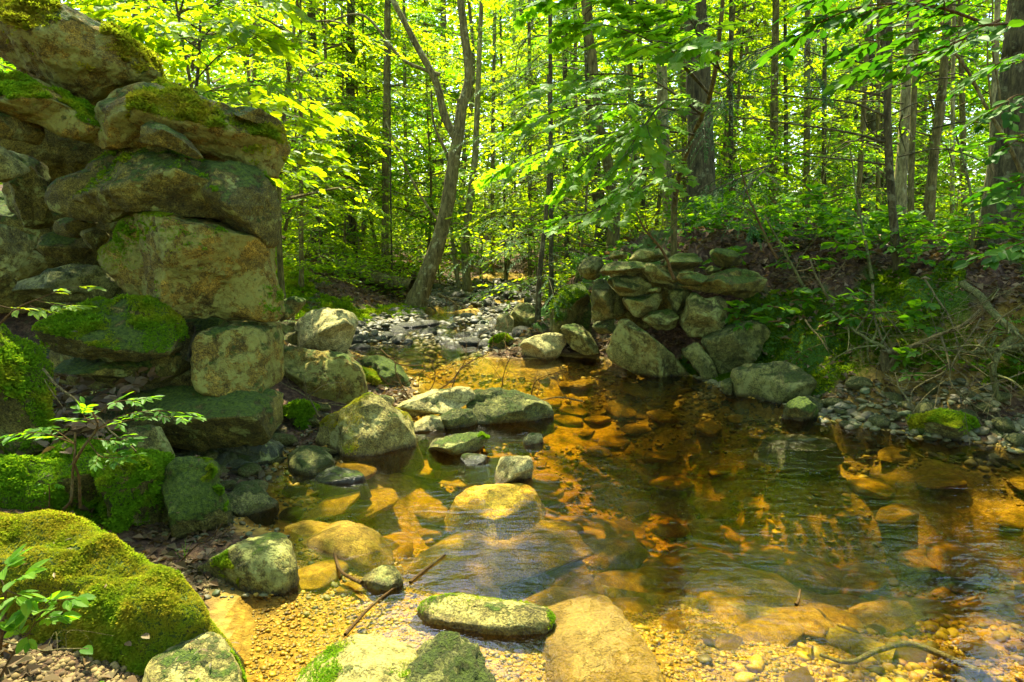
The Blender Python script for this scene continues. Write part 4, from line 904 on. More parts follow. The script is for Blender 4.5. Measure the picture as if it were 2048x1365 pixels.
# ------------------------------------------------------------------ trees one can single out
tree_px("leaning_tree", "stout leaning tree with mottled bark at the left edge of the upper stream, forking high", [(832,612),(850,560),(872,500),(897,400),(905,335),(918,262),(925,200)], 34, 20, 11.0, 'bark_mott', top=0, ns=14,
    forks=[([(925,215),(938,150),(928,60),(915,-60)], 20, 13), ([(915,285),(890,235),(872,165),(835,95),(775,-20)], 17, 10), ([(880,150),(850,140),(800,115),(740,40),(700,30),(650,48)], 8, 3),
           ([(906,345),(890,300),(868,250),(862,180)], 8, 3), ([(890,460),(840,390),(800,310),(770,240)], 6, 2)],
    crowns=[('thin', 1.0, .8, (.9, .3, .8))])
tree_px("forest_tree", "pale twin-stemmed tree standing right behind the stout leaning tree", [(935,580),(930,500),(938,420),(950,320),(955,200)], 17, 11, 14.0, 'bark_pale', [('thin', .5, .7)], forks=[([(918,575),(905,480),(900,380)], 9, 5)])
tree_px("forest_tree", "huge dark furrowed trunk behind the maple leaves on the knoll", [(1403,440),(1403,380),(1400,250),(1395,120),(1390,0)], 54, 42, 9.6, 'bark_dark', [('tallC', .5, .8, (0, 0, 1))], top=9, ns=16, rough=.08)
tree_px("forest_tree", "grey-brown trunk curving up from the knoll beside the huge dark trunk", [(1228,420),(1222,370),(1210,300),(1195,240),(1188,150),(1170,0)], 24, 16, 10.5, 'bark', [('hem', 1.5, 1.0)], ns=12)
tree_px("forest_tree", "dark trunk close behind the curving grey-brown one", [(1205,440),(1195,380),(1185,300),(1178,100)], 28, 20, 12.5, 'bark_dark', [('hem', .5, 1.1)])
tree_px("forest_tree", "birch-ringed trunk between the curving trunk and the huge dark one", [(1338,420),(1330,330),(1325,220),(1322,60)], 24, 18, 11.5, 'bark_pale', [('tallC', 2.5, 1)])
tree_px("forest_tree", "slim straight trunk left of the birch-ringed one", [(1270,400),(1266,300),(1260,150),(1262,0)], 14, 10, 12, 'bark', [('hem', 2.5, .9)])
tree_px("forest_tree", "slim trunk with a slight lean between two thicker ones on the knoll", [(1285,410),(1290,300),(1284,180),(1275,0)], 11, 8, 12.8, 'bark_dark', [('thin', 1.5, 1)])
tree_px("forest_tree", "slender dark tree with long bare level branches above the mossy bank", [(1798,606),(1793,520),(1782,380),(1775,250),(1778,100),(1778,-60)], 17, 11, 6.0, 'bark_dark', top=0, ns=12,
    forks=[([(1773,330),(1700,320),(1620,312),(1560,300)], 4, 1.5), ([(1770,285),(1710,268),(1640,256),(1560,245),(1450,232)], 5, 2), ([(1770,232),(1700,205),(1600,195),(1480,180)], 5, 2), ([(1768,192),(1700,180),(1620,175),(1560,172)], 4, 1.5),
           ([(1772,142),(1720,125),(1650,115),(1600,95)], 5, 2), ([(1785,230),(1840,205),(1920,200)], 3, 1.2), ([(1776,280),(1740,262),(1722,215)], 3, 1.2), ([(1778,110),(1880,60),(1960,50)], 3, 1)])
tree_px("forest_tree", "pale thick birch trunk with flecked bark, sunlit", [(1800,470),(1800,380),(1808,280),(1812,170),(1820,60)], 27, 15, 10.0, 'bark_pale', [('tallC', 1.7, 1)], ns=12)
tree_px("forest_tree", "dark straight trunk just right of the pale thick birch", [(1822,482),(1822,360),(1826,250),(1832,80)], 13, 9, 9.0, 'bark', [('bare', 0, 1)])
tree_px("forest_tree", "pair-like leaning brown trunk right of the birch", [(1858,478),(1862,380),(1870,290),(1882,210),(1890,100)], 20, 14, 9.5, 'bark', [('bare', 1, 1.1)], forks=[([(1848,478),(1852,400),(1866,300)], 8, 6)])
tree_px("forest_tree", "trunk leaning right before the great shadowed tree, pale barked", [(1965,465),(1975,380),(1985,300),(1990,150)], 17, 11, 8.5, 'bark_pale', [('thin', 1, 1)])
tree_px("forest_tree", "great dark shadowed trunk at the right-hand edge", [(2015,480),(2022,400),(2030,250),(2040,120),(2055,-40)], 84, 52, 7.2, 'bark_dark', [('tallC', 1, .9, (0, 0, 1))], ns=18, rough=.1, top=10)
tree_px("sapling_tree", "arching pale sapling stem curving across the great shadowed trunk", [(2060,420),(2040,340),(2005,270),(1970,210),(1940,150),(1900,90),(1880,40)], 11, 4, 5.6, 'bark', top=0, ns=8, forks=[([(2005,270),(1998,180),(1985,100),(1985,0)], 5, 2), ([(1985,235),(1975,120),(1980,20)], 4, 2)])
for k, (u, vb, u2, wd, Y, m, c, lab) in enumerate([
    (1545,500,1552,17,13,'bark','bare',"brown trunk rising behind the leaf-strewn knoll, nearest its crest"), (1572,490,1570,9,15,'bark_dark','thin',"thin dark pole right of the brown knoll trunk"),
    (1612,470,1615,14,12.5,'bark','tallB',"even grey trunk midway along the right-hand woods"), (1648,462,1650,10,12,'bark_dark','bare',"dark slim trunk with stubs of dead branches, left of the slender dark tree"),
    (1712,470,1738,11,11,'bark','thin',"thin trunk leaning clearly to the right"), (1756,470,1757,9,12.5,'bark','bare',"slim grey trunk just left of the slender dark tree"),
    (1768,466,1766,13,14,'bark_dark','hem',"thicker dark trunk half hidden by the slender dark tree"), (1462,430,1462,10,12.5,'bark_dark','bare',"dark slim trunk right of the huge furrowed one"),
    (1440,430,1470,7,14,'bark','thin',"thin slanting trunk beside the huge furrowed one"), (1905,480,1908,9,13,'bark_pale','thin',"pale thin trunk deep in the wood between the leaning pair and the arching sapling"),
    (1930,480,1920,12,15,'bark','tallB',"dim broad trunk far behind the arching sapling"), (603,590,600,9,9.5,'bark','sapA',"light green-brown sapling trunk nearest the ochre wall block"), (636,560,622,22,14,'bark_dark','tallA',"thick dark trunk beyond the left bank next to a split stump"),
    (705,545,702,21,14.5,'bark_dark','tallB',"dark trunk standing alone above the fallen log"), (770,560,775,15,13,'bark','hem',"grey trunk above the mossy part of the left bank"),
    (785,585,780,4,11.5,'bark_dark','sapA',"pencil-thin dark stem growing from the left bank"), (816,500,808,8,18,'bark','tallB',"thin straight trunk left of the leaning tree, far side of the glade"),
    (985,570,990,9,18,'bark','tallA',"slim trunk over the end of the visible stream"),
    (1012,560,1000,6,16,'bark_dark','hem',"dark thin hemlock stem right of the stream's far end"), (1060,560,1058,9,15,'bark','hem',"hemlock trunk amid drooping boughs right of the upper stream"), (1103,600,1100,10,9.5,'bark_dark','hem',"hemlock sapling stem beside the ferny hump"),
    (1135,520,1130,12,13,'bark_dark','hem',"dark hemlock trunk behind the far wall's end"), (1160,500,1150,9,16,'bark','tallB',"dim trunk deep between two hemlocks"), (560,560,548,12,17,'bark','tallA',"trunk just emerging from behind the overhanging brown stone"),
    (505,520,510,10,13,'bark','tallB',"trunk partly hidden by the left wall, leaves around it"), (680,520,684,6,20,'bark','midA',"thin far trunk in the gap between two dark ones"), 
    (1020,500,1030,8,24,'bark','tallA',"farthest trunk visible above the stream's bend"), (1255,470,1250,7,17,'bark','thin',"dim thin trunk behind the curving grey-brown one"), (1370,430,1362,12,14,'bark','tallB',"grey trunk close left of the huge furrowed one")]):
    tree_px("forest_tree", lab, [(u, vb), ((u+u2)/2 + random.uniform(-3, 3), vb*.55), (u2, 0)], wd, wd * .72, Y, m, [(c, k * 1.7, random.uniform(.85, 1.1) * (.6 if c == 'sapA' else 1))] if k % 3 == 1 or c in ('midA', 'sapA', 'bare') else [], top=8 if c not in ('midA', 'sapA') else 5)
# ------------------------------------------------------------------ repeats of the forest
rf = np.random.default_rng(77)
def simple_tree(kind, x, y, sc, label, group, h=None, name="forest_tree", lean=.06):
    h = h or {'tallA': 8, 'tallB': 7.4, 'tallC': 9.4, 'midA': 6.3, 'midB': 4.9, 'sapA': 2.5, 'sapB': 1.8, 'hem': 7.3, 'thin': 8.4, 'bare': 8}[kind]
    key = kind
    z = tz(x, y); root = empty(name, (x, y, z - .03), label, "tree" if 'sap' not in kind else "sapling", group)
    if key not in STEMS:
        rr = {'midA': .05, 'midB': .045, 'sapA': .014, 'sapB': .011}.get(kind, .13)
        g = Geo(); zz = np.linspace(-.1, h, 18); wob = np.stack([.16 * np.sin(zz * .9) * h / 12, .16 * np.sin(zz * .7) * h / 12, zz], -1)
        tube(g, wob, rr * (1 - .8 * np.linspace(0, 1, 18)) * (1 + .5 * np.exp(-(zz + .1) * 4)), 8, 0, .1); t = g.build("trunk", M['bark' if kind != 'hem' else 'bark_dark']); STEMS[key] = t; COL.objects.unlink(t)
    t = STEMS[key].copy(); COL.objects.link(t); t.name = "trunk"; t.parent = root
    add_crown(root, kind, 0)
    root.rotation_euler = (rf.normal(0, lean), rf.normal(0, lean), rf.uniform(0, 6.28)); root.scale = (sc,) * 3
    return root
STEMS = {}
spots = []
def free(x, y, d): return sdf(np.array([x]), np.array([y]), WPOLY)[0] > .5 and all((x-a)**2 + (y-b)**2 > d*d for a, b in spots)
def ring(n, kinds, ymin, ymax, spread_, label, group, d, smin=.85, smax=1.2, avoid=None, name="forest_tree"):
    c = 0; tries = 0
    while c < n and tries < 6000:
        tries += 1
        y = rf.uniform(ymin, ymax); x = rf.uniform(-1, 1) * spread_ * (y + 2)
        if not free(x, y, d) or (avoid and avoid(x, y)): continue
        spots.append((x, y)); k = kinds[c % len(kinds)]
        lab = label[k] if isinstance(label, dict) else label
        simple_tree(k, x, y, rf.uniform(smin, smax) * (1 + .75 * (y > 21) * ('tall' in k)), lab, group + (" (%s)" % k if False else ""), name=name); c += 1
LBL = {'tallA': "yellow-green broadleaf tree filling the sunlit wood behind the stream", 'tallB': "fresh green broadleaf tree filling the wood behind the stream", 'tallC': "high-crowned broadleaf tree in the far wood", 'hem': "dark drooping hemlock in the far wood"}
ring(34, ['tallA', 'tallB', 'tallA', 'tallC'], 18, 36, .85, LBL, "broadleaf trees of the far wood", 1.7)
ring(6, ['hem'], 15, 26, .7, LBL, "hemlocks of the far wood", 1.8, avoid=lambda x, y: x < 1)
ring(44, ['midA', 'midA', 'midB'], 13, 30, .8, {'midA': "bushy yellow-green young tree under the taller trees", 'midB': "bushy mid-green young tree under the taller trees"}, "young trees of the understorey", 1.2, avoid=lambda x, y: (x > .6 and y < 14) , name="young_tree")
ring(60, ['sapA', 'sapB'], 10.5, 22, .75, {'sapA': "small leafy yellow-green sapling on the forest floor", 'sapB': "knee-high leafy green sapling on the forest floor"}, "saplings on the forest floor", .6, name="sapling", avoid=lambda x, y: x > .4 and y < 11)
# a few placed young trees that fill the view left of the leaning tree
for (u, v, Y, k, s, lab) in [(560,520,8.6,'midA',.8,"leafy yellow-green young tree right behind the left wall"), (480,420,8.2,'midB',.8,"leafy young tree rising over the mossy wall top"), (690,560,12.5,'midB',.6,"young tree with layered leaves above the far left bank"),
        (760,575,14.5,'midA',.75,"bushy young tree above the fallen log"), (1010,575,15.5,'midA',.8,"bright bushy young tree where the stream disappears"), (1080,600,11,'sapA',1.3,"leafy sapling by the right side of the upper stream"),
        (640,545,12,'sapA',1.3,"sapling among the trunks of the left bank"), (1150,560,10,'midB',.6,"dim young tree behind the ferny hump"), (610,545,10.3,'midA',.5,"leafy young tree on the crest of the far left bank"), (700,560,14.5,'midA',.7,"bushy young tree behind the split stump"), (850,560,14.5,'midA',.75,"young tree filling the gap behind the leaning tree's stem"), (540,500,12,'midA',.9,"broad leafy young tree between the wall and the dark trunk"), (960,575,16,'sapA',1.5,"bright sapling hanging over the far water"), (880,585,14,'sapB',1.5,"low bush right behind the leaning tree's foot"), (300,250,8.5,'midA',.8,"tall leafy young tree behind the topmost wall block")]:
    p = P(u, v, Y); simple_tree(k, p[0], Y, s, lab, None, name="young_tree" if 'mid' in k else "sapling")
# undergrowth and far woods: masses nobody could count
def undergrowth():
    r = np.random.default_rng(91); n = 110000
    y = 10.5 + 34 * r.random(n) ** 1.5; x = r.uniform(-1, 1, n) * (.8 * y + 2)
    k = (sdf(x, y, WPOLY) > .35) & (fbm(np.stack([x * .6, y * .6, 0 * x], -1), 3) > -.35 + .5 * ((x > .8) & (y < 15)))
    x, y = x[k], y[k]; n = len(x)
    hgt = .12 + (.55 + .55 * sstep(y, 12, 18)) * sstep(fbm(np.stack([x * .9, y * .9, 0 * x + 4], -1), 3), -.4, .6)
    p = np.stack([x, y, terrain(x, y) + hgt * r.random(n) ** .6], -1)
    a = r.uniform(0, 6.28, n); ax = np.stack([np.cos(a), np.sin(a), r.normal(-.1, .3, n)], -1)
    g = Geo(); put(g, T_Q, p, ax, nrm(np.array([0, 0, 1.]) + r.normal(0, .4, (n, 3))), .085 * r.uniform(.6, 1.4, n) * (1 + .03 * (y - 10)))
    return tag(g.build("undergrowth", M['leaf_y'], smooth=False), "low leafy undergrowth over the forest floor", None, None, 'stuff')
undergrowth()
def far_woods():
    r = np.random.default_rng(92); n = 210000
    a = r.uniform(R(-62), R(62), n); d = r.uniform(33, 62, n); x = d * np.sin(a); y = d * np.cos(a)
    z = terrain(x, y) + r.random(n) ** .9 * (12 + 8 * sstep(fbm(np.stack([a * 9, d * .1, 0 * a], -1), 3), -.5, .6))
    q = fbm(np.stack([x * .35, y * .35, z * .45], -1), 3); k = q > -.33; p = np.stack([x, y, z], -1)[k]; n = len(p)
    g = Geo(); az = r.uniform(0, 6.28, n); ax = np.stack([np.cos(az), np.sin(az), r.normal(-.1, .3, n)], -1)
    put(g, T_Q, p, ax, nrm(np.array([0, -.2, 1.]) + r.normal(0, .6, (n, 3))), .42 * r.uniform(.5, 1.3, n))
    return tag(g.build("far_woods", M['leaf_y'], smooth=False), "the far forest closing the view behind the trees", None, None, 'stuff')
far_woods()
# ------------------------------------------------------------------ unseen trees added to cut blue sky fill and to shade the banks
ring_b = np.random.default_rng(5)
for k, (x, y, kd, s) in enumerate([(-5, -5, 'tallA', 1.2), (-2.2, -7, 'tallB', 1.2), (1.5, -6, 'tallA', 1.3), (5, -5, 'tallB', 1.3), (8, -2, 'tallA', 1.3), (-7, -1, 'tallB', 1.2), (-4, -10, 'tallA', 1.4), (4, -10, 'tallB', 1.4), (0, -12, 'tallA', 1.5)]):  # added out of view to block blue sky fill and bounce green
    simple_tree(kd, x, y, s, "unseen broadleaf tree added behind the viewer to dim the sky fill", "trees added behind the viewer")
def added_shade_tree(name, label, foot, top, targets, seed, mat='bark', lmats=None, size=.12):
    """an added, unseen tree whose boughs are placed sunward of each target to shade it; targets: (x, y, z of the shaded ground, height of the bough, radius, twigs)"""
    r = np.random.default_rng(seed); base = np.array([foot[0], foot[1], tz(*foot)]); root = empty(name, base, label, "tree")
    g = Geo(); tr = spline([base - [0, 0, .1], base + [.1, .1, top * .5], base + [0, .3, top]], 24); tube(g, tr - base, np.linspace(.2, .07, 24), 12, 0, .1); g.build("trunk", M[mat], root)
    gc = Geo()
    for (tx, ty, tz_, hb, rad, nt) in targets:
        c = np.array([tx, ty, tz_]) + SUNV * (hb - tz_) / SUNV[2]  # bough set along the sun direction so that it shades the target
        a0 = tr[int(r.uniform(.55, .95) * 23)]
        path = spline([a0, (a0 + c) / 2 + [0, 0, .5], c], 12); tube(gc, path - base, np.linspace(.05, .012, 12), 5, 1)
        for _ in range(5):
            e = c + r.normal(0, 1, 3) * rad * [.8, .8, .25]; i = r.integers(6, 12); tube(gc, spline([path[i], (path[i] + e) / 2 + [0, 0, .1], e], 5) - base, np.linspace(.012, .004, 5), 4, 1)
        q = nrm(r.normal(0, 1, (nt, 3))) * r.random((nt, 1)) ** .5 * rad * [1, 1, .35]
        an = c + q; d = r.normal(0, 1, (nt, 3)) * [1, 1, .15]
        p, ax, up, sc = sprays(r, an, d, .5 * r.uniform(.6, 1.2, nt), 11, size, .3); put(gc, T_Q, p - base, ax, up, sc, 0)
    gc.build("crown", lmats or LM, root, smooth=False); return root
added_shade_tree("added_shade_tree", "unseen broadleaf tree added on the right, boughs placed to shade the mossy slope", (7.2, 8.6), 11,
    [(3.2, 5.2, .5, 8.5, 1.5, 190), (4.6, 4.6, .5, 9, 1.4, 170), (2.6, 4.3, 0, 8, 1.1, 60), (1.6, 6.2, .6, 8.6, 1.2, 130), (3.0, 7.0, 1.1, 9, 1.3, 110), (4.8, 6.6, 1.1, 9.5, 1.4, 130), (1.2, 5.0, 0, 7.8, .8, 34), (3.4, 3.2, 0, 7.5, .9, 20), (.9, 3.25, 0, 7.5, .75, 55), (1.9, 3.1, 0, 7.8, .7, 55), (-.05, 3.0, 0, 7.2, .35, 14)], 61)
added_shade_tree("added_shade_tree", "unseen broadleaf tree added left of the wall, boughs placed to shade the near rocks", (-6.2, 7.2), 10,
    [(-1.7, 3.1, .2, 7.2, .5, 26), (-1.25, 3.05, .3, 7.2, .4, 44), (-1.2, 3.9, 0, 7, .4, 26), (-2.6, 3.5, .6, 7.6, .6, 40), (-.2, 2.9, 0, 7.2, .5, 16), (-1.4, 5.8, .2, 7.6, .5, 10), (.9, 3.4, 0, 7.6, .5, 22), (-2.4, 4.6, .6, 6.5, .45, 16)], 62)

# ------------------------------------------------------------------ nearby foliage
def branch_leaves(root, name, paths, nside, side_len, nleaf, size, lm, wm, tpl, r0=.008, seed=1, droop=.25, tilt=.3, start=.25, ang=45):
    """a bough: paths are world polylines; side twigs leave them and carry the leaves"""
    r = np.random.default_rng(seed); base = np.array(root.location); g = Geo(); A = []; D = []; LL = []
    for pi, pa in enumerate(paths):
        q = spline(pa, 18); tube(g, q - base, np.linspace(r0, r0 * .25, 18), 6, 1)
        for k in range(nside):
            t = start + (1 - start) * (k + r.random()) / nside; i = min(16, int(t * 17)); c = q[i]; d = nrm(q[i+1] - q[i])
            sd = nrm(np.cross(d, [0, 0, 1])) * (1 if k % 2 else -1); dd = nrm(d * .8 + sd * r.uniform(.4, 1.1) + [0, 0, r.normal(-.08, .12)])
            L = side_len * (1.15 - .7 * t) * r.uniform(.7, 1.2)
            A.append(c); D.append(dd); LL.append(L); e = c + dd * L; e[2] -= droop * L; tube(g, spline([c, (c + e) / 2 + [0, 0, .04 * L], e], 5) - base, np.linspace(r0 * .4, r0 * .12, 5), 4, 1)
        A.append(q[-2]); D.append(nrm(q[-1] - q[-3])); LL.append(side_len * .4)
    p, ax, up, sc = sprays(r, np.array(A), np.array(D), np.array(LL), nleaf, size, tilt, ang, droop)
    put(g, tpl, p - base, ax, up, sc, 0); o = g.build(name, [M[lm], M[wm]], root, smooth=False); return o
def pw(l): return [P(u, v, Y) for u, v, Y in l]
# maple over the far wall
foot = P(1352, 470, 7.2); foot[2] = tz(foot[0], foot[1])
root = empty("maple_sapling", foot, "young maple with broad lobed bright leaves arching over the far wall", "tree")
g = Geo(); st = spline([foot - [0, 0, .05], P(1350, 400, 7.0), P(1375, 300, 6.4), P(1420, 190, 5.8), P(1440, 60, 5.4), P(1450, -60, 5.2)], 22); tube(g, st - foot, np.linspace(.035, .012, 22), 8, 0, .1); g.build("trunk", M['bark'], root)
branch_leaves(root, "crown", [pw(l) for l in [
    [(1420,190,5.8),(1340,110,5.2),(1250,60,4.8),(1150,45,4.6)], [(1420,190,5.8),(1360,120,5.3),(1300,60,5.0),(1240,10,4.9)], [(1405,230,6.0),(1300,160,5.4),(1180,150,5.0),(1060,180,4.8)],
    [(1405,230,6.0),(1280,210,5.5),(1150,215,5.2),(1030,250,5.0)], [(1390,270,6.2),(1270,260,5.7),(1120,290,5.3),(1000,340,5.1)], [(1390,270,6.2),(1300,250,5.6),(1200,300,5.3),(1130,370,5.2)],
    [(1375,300,6.4),(1330,310,5.9),(1280,350,5.6),(1245,390,5.5)], [(1430,120,5.6),(1400,80,5.2),(1380,40,5.0),(1330,20,4.9)], [(1365,340,6.6),(1300,370,6.2),(1200,420,6.0),(1110,440,5.9)], [(1440,60,5.4),(1330,20,5.0),(1200,-10,4.9),(1080,0,4.8)],
    [(1410,210,5.9),(1340,200,5.2),(1290,250,4.9),(1270,300,4.8)]]],
    10, .55, 9, .092, 'leaf_maple', 'bark_dark', T_MAPLE, .010, 71, .15, .28, .2)
root = empty("maple_sapling", P(1420, 100, 4.9), "single maple bough with large pale leaves in front of the huge dark trunk", "tree")
branch_leaves(root, "crown", [pw(l) for l in [[(1470,165,5.2),(1400,110,4.8),(1330,85,4.5),(1250,80,4.4)], [(1440,140,5.0),(1420,90,4.7),(1390,70,4.5),(1370,90,4.4)]]], 5, .4, 6, .12, 'leaf_maple', 'bark_dark', T_MAPLE, .007, 72, .3, .3, .1)
foot = P(1075, 640, 7.6); foot[2] = tz(foot[0], foot[1])
root = empty("hemlock_sapling", foot, "small hemlock with feathery drooping boughs beside the white oval boulder", "tree")
g = Geo(); st = spline([foot, P(1080, 540, 7.7), P(1092, 430, 7.8), P(1100, 300, 7.9), P(1096, 150, 8.0)], 20); tube(g, st - foot, np.linspace(.035, .012, 20), 8); g.build("trunk", M['bark_dark'], root)
rr_ = np.random.default_rng(4); hp = []
for k in range(22):
    i = 3 + int(k * .75); a = k * 2.4; L = rr_.uniform(.7, 1.3); c = st[min(i, 19)]; hp.append([c, c + np.array([math.cos(a), math.sin(a), .12]) * L * .5, c + np.array([math.cos(a), math.sin(a), -.12]) * L])
branch_leaves(root, "crown", hp, 9, .4, 22, .04, 'needle', 'bark_dark', T_NEED, .006, 73, .3, .15, .1, 60)
for (px, lab, sd) in [([(1480,200,6.8),(1380,215,6.2),(1280,235,5.9)], "grey-green hemlock bough hanging before the huge dark trunk, upper", 1), ([(1540,330,6.6),(1450,370,6.1),(1380,400,5.9)], "grey-green hemlock bough hanging before the huge dark trunk, lower", 2),
                      ([(1640,60,5.6),(1560,90,5.2),(1490,120,5.0)], "dark hemlock bough near the top of the right-hand woods", 3)]:
    b0 = pw(px); root = empty("hemlock_bough", b0[0], lab, "branch"); branch_leaves(root, "needles", [b0, [b0[0], b0[1] + [.1, -.2, -.1], b0[2] + [.5, -.2, -.25]], [b0[0], b0[1] + [-.1, .3, .0], b0[2] + [-.1, .3, -.3]]], 14, .38, 26, .036, 'needle', 'bark_dark', T_NEED, .007, 80 + sd, .35, .15, .1, 60)
# broad leaves hanging in from the top right
for (ps, lab, n, sz, sd) in [
    ([[(2120,-30,3.4),(1960,-20,3.3),(1800,10,3.3),(1640,40,3.4)], [(2120,40,3.5),(1980,50,3.4),(1850,60,3.4),(1700,95,3.5)], [(2100,-60,3.2),(1900,-60,3.2),(1740,-40,3.3),(1620,0,3.4)], [(1980,50,3.4),(1850,10,3.3),(1700,20,3.3),(1560,90,3.5)], [(2000,40,3.5),(1900,90,3.5),(1800,120,3.6),(1740,140,3.7)]], "dark green broad-leaved bough hanging in at the upper right corner", 11, .078, 91),
    ([[(2120,200,3.6),(2040,190,3.5),(1990,220,3.4)], [(2120,260,3.6),(2060,270,3.5),(2020,290,3.4)], [(2130,340,3.6),(2070,350,3.4),(2030,375,3.3)], [(2120,120,3.6),(2050,110,3.6),(1990,130,3.6)]], "sparse green leaves reaching in from the right-hand edge", 6, .07, 92),
    ([[(2110,470,4.2),(2060,480,4.1),(2010,500,4.0)]], "low sprig of green leaves at the right-hand edge above the bank", 6, .09, 93)]:
    b = [pw(l) for l in ps]; root = empty("leafy_bough", b[0][0], lab, "branch"); branch_leaves(root, "leaves", b, n, .36, 8, sz, 'leaf_d', 'stem', T_OV, .008, sd, .25, .35, .05, 50)
# beech leaves over the mossy wall top
foot = P(330, 330, 6.0); foot[2] = tz(foot[0], foot[1])
root = empty("beech_sapling", foot, "beech sapling with glowing yellow-green leaves above the mossy wall", "tree")
g = Geo(); tube(g, spline([foot, P(390, 200, 6.0), P(400, 60, 6.0), P(405, -60, 6.0)], 20) - foot, np.linspace(.02, .007, 20), 7); g.build("trunk", M['bark_dark'], root)
branch_leaves(root, "crown", [pw(l) for l in [[(400,60,6),(330,20,5.6),(260,10,5.4),(200,-10,5.3)], [(400,100,6),(340,60,5.6),(290,45,5.4),(250,50,5.3)], [(392,160,6),(440,110,5.7),(500,80,5.5),(560,70,5.4)], [(392,180,6),(450,180,5.7),(520,160,5.5),(590,170,5.4)],
    [(385,230,6),(340,170,5.7),(320,130,5.5),(300,100,5.4)], [(385,230,6),(450,240,5.6),(530,250,5.4),(610,240,5.3)], [(400,30,6),(450,0,5.7),(520,-10,5.5),(580,10,5.4)], [(395,90,6),(420,60,5.5),(450,40,5.3),(470,50,5.2)], [(385,240,6),(480,290,5.8),(560,300,5.6),(650,300,5.5)],
    [(385,250,6.2),(500,330,6.2),(600,340,6.2),(680,330,6.2)], [(390,200,6.1),(500,210,6),(600,200,6),(690,230,6.1)]]],
    10, .5, 10, .105, 'leaf_y', 'bark_dark', T_OV, .007, 95, .25, .4, .1)
# ------------------------------------------------------------------ small plants on the left bank
def plant(name, label, ps, n, sl, nl, size, lm, tpl, seed, stems=(), r0=.003, tilt=.15, wm='stem', droop=.1):
    b = [pw(l) for l in ps]; base = pw(stems[0])[0] if stems else b[0][0]; root = empty(name, base, label, "plant")
    if stems:
        g = Geo(); [tube(g, spline(pw(s), 14) - base, np.linspace(r0 * 1.6, r0, 14), 7) for s in stems]; g.build("stem", M[wm], root)
    branch_leaves(root, "leaves", b, n, sl, nl, size, lm, wm, tpl, r0 * .7, seed, droop, tilt, .15, 40); return root
plant("leaning_sapling", "little sapling with flat layered sprays of leaves leaning over the moss", [
    [(152,890,2.62),(100,870,2.6),(50,865,2.58),(10,872,2.55)], [(152,890,2.62),(110,862,2.66),(70,858,2.68)], [(190,860,2.62),(240,845,2.6),(300,835,2.56),(400,835,2.5)], [(190,860,2.62),(250,830,2.64),(320,822,2.66),(380,826,2.68)], [(200,825,2.62),(230,805,2.62),(270,800,2.6),(300,795,2.6)],
    [(175,880,2.6),(200,912,2.56),(235,915,2.52),(265,910,2.5)], [(190,850,2.6),(170,835,2.62),(165,825,2.62)], [(175,875,2.62),(210,880,2.6),(240,878,2.58),(262,880,2.56)]], 6, .09, 6, .042, 'leaf_m', T_OVN, 101,
    [[(128,1018,2.6),(142,1000,2.6),(145,950,2.6),(150,900,2.62),(150,865,2.62)], [(146,930,2.6),(170,890,2.62),(195,855,2.62),(185,825,2.62)], [(160,1015,2.65),(158,960,2.63),(150,930,2.62)]], .004)
plant("leafy_herb", "fresh long-leaved herb in the lower left corner, brightly lit", [[(10,1175,1.75),(30,1160,1.73),(50,1150,1.72)], [(10,1175,1.75),(0,1150,1.76),(15,1130,1.77)], [(12,1180,1.75),(35,1190,1.72),(55,1200,1.7)], [(12,1185,1.75),(-10,1200,1.76),(-30,1200,1.76)]], 3, .03, 3, .06, 'leaf_maple', T_OVN, 102, [[(0,1300,1.8),(8,1230,1.76),(12,1178,1.75)]], .003, .3)
plant("leafy_twig", "upright twig with toothed bright leaves in front of the mossy boulder", [[(60,1262,1.72),(80,1230,1.71),(98,1200,1.7)], [(70,1245,1.72),(100,1235,1.7),(125,1235,1.69)], [(80,1225,1.71),(60,1220,1.72),(48,1222,1.72)], [(60,1262,1.72),(50,1275,1.7),(32,1260,1.7)], [(92,1205,1.7),(120,1200,1.68),(150,1198,1.67)]], 3, .035, 3, .042, 'leaf_maple', T_OV, 103, [[(0,1355,1.72),(30,1300,1.72),(60,1262,1.72)]], .0022, .3)
plant("leafy_twig", "thin arching twig with a few sunlit leaves before the leaf-filled hollow", [[(85,595,3.0),(110,585,3.0),(150,575,3.0),(195,575,3.0)], [(70,600,3.0),(110,610,2.98),(150,612,2.96)], [(60,612,3.0),(90,620,2.97),(170,612,2.95)], [(0,612,3.05),(40,620,3.0),(80,622,2.98)]], 4, .07, 4, .05, 'leaf_y', T_OVN, 104, [[(-20,670,3.1),(30,620,3.05),(85,595,3.0)]], .003)
plant("leafy_twig", "tiny twig seedling standing on the moss behind the foreground boulder", [[(98,970,2.6),(85,967,2.6),(80,968,2.6)], [(98,970,2.6),(112,966,2.6),(120,970,2.6)]], 2, .02, 3, .022, 'leaf_maple', T_OVN, 105, [[(98,1015,2.6),(99,990,2.6),(98,970,2.6)]], .0018)
for k, (u, v, Y) in enumerate([(150, 1320, 1.75), (200, 1350, 1.7)]): pass
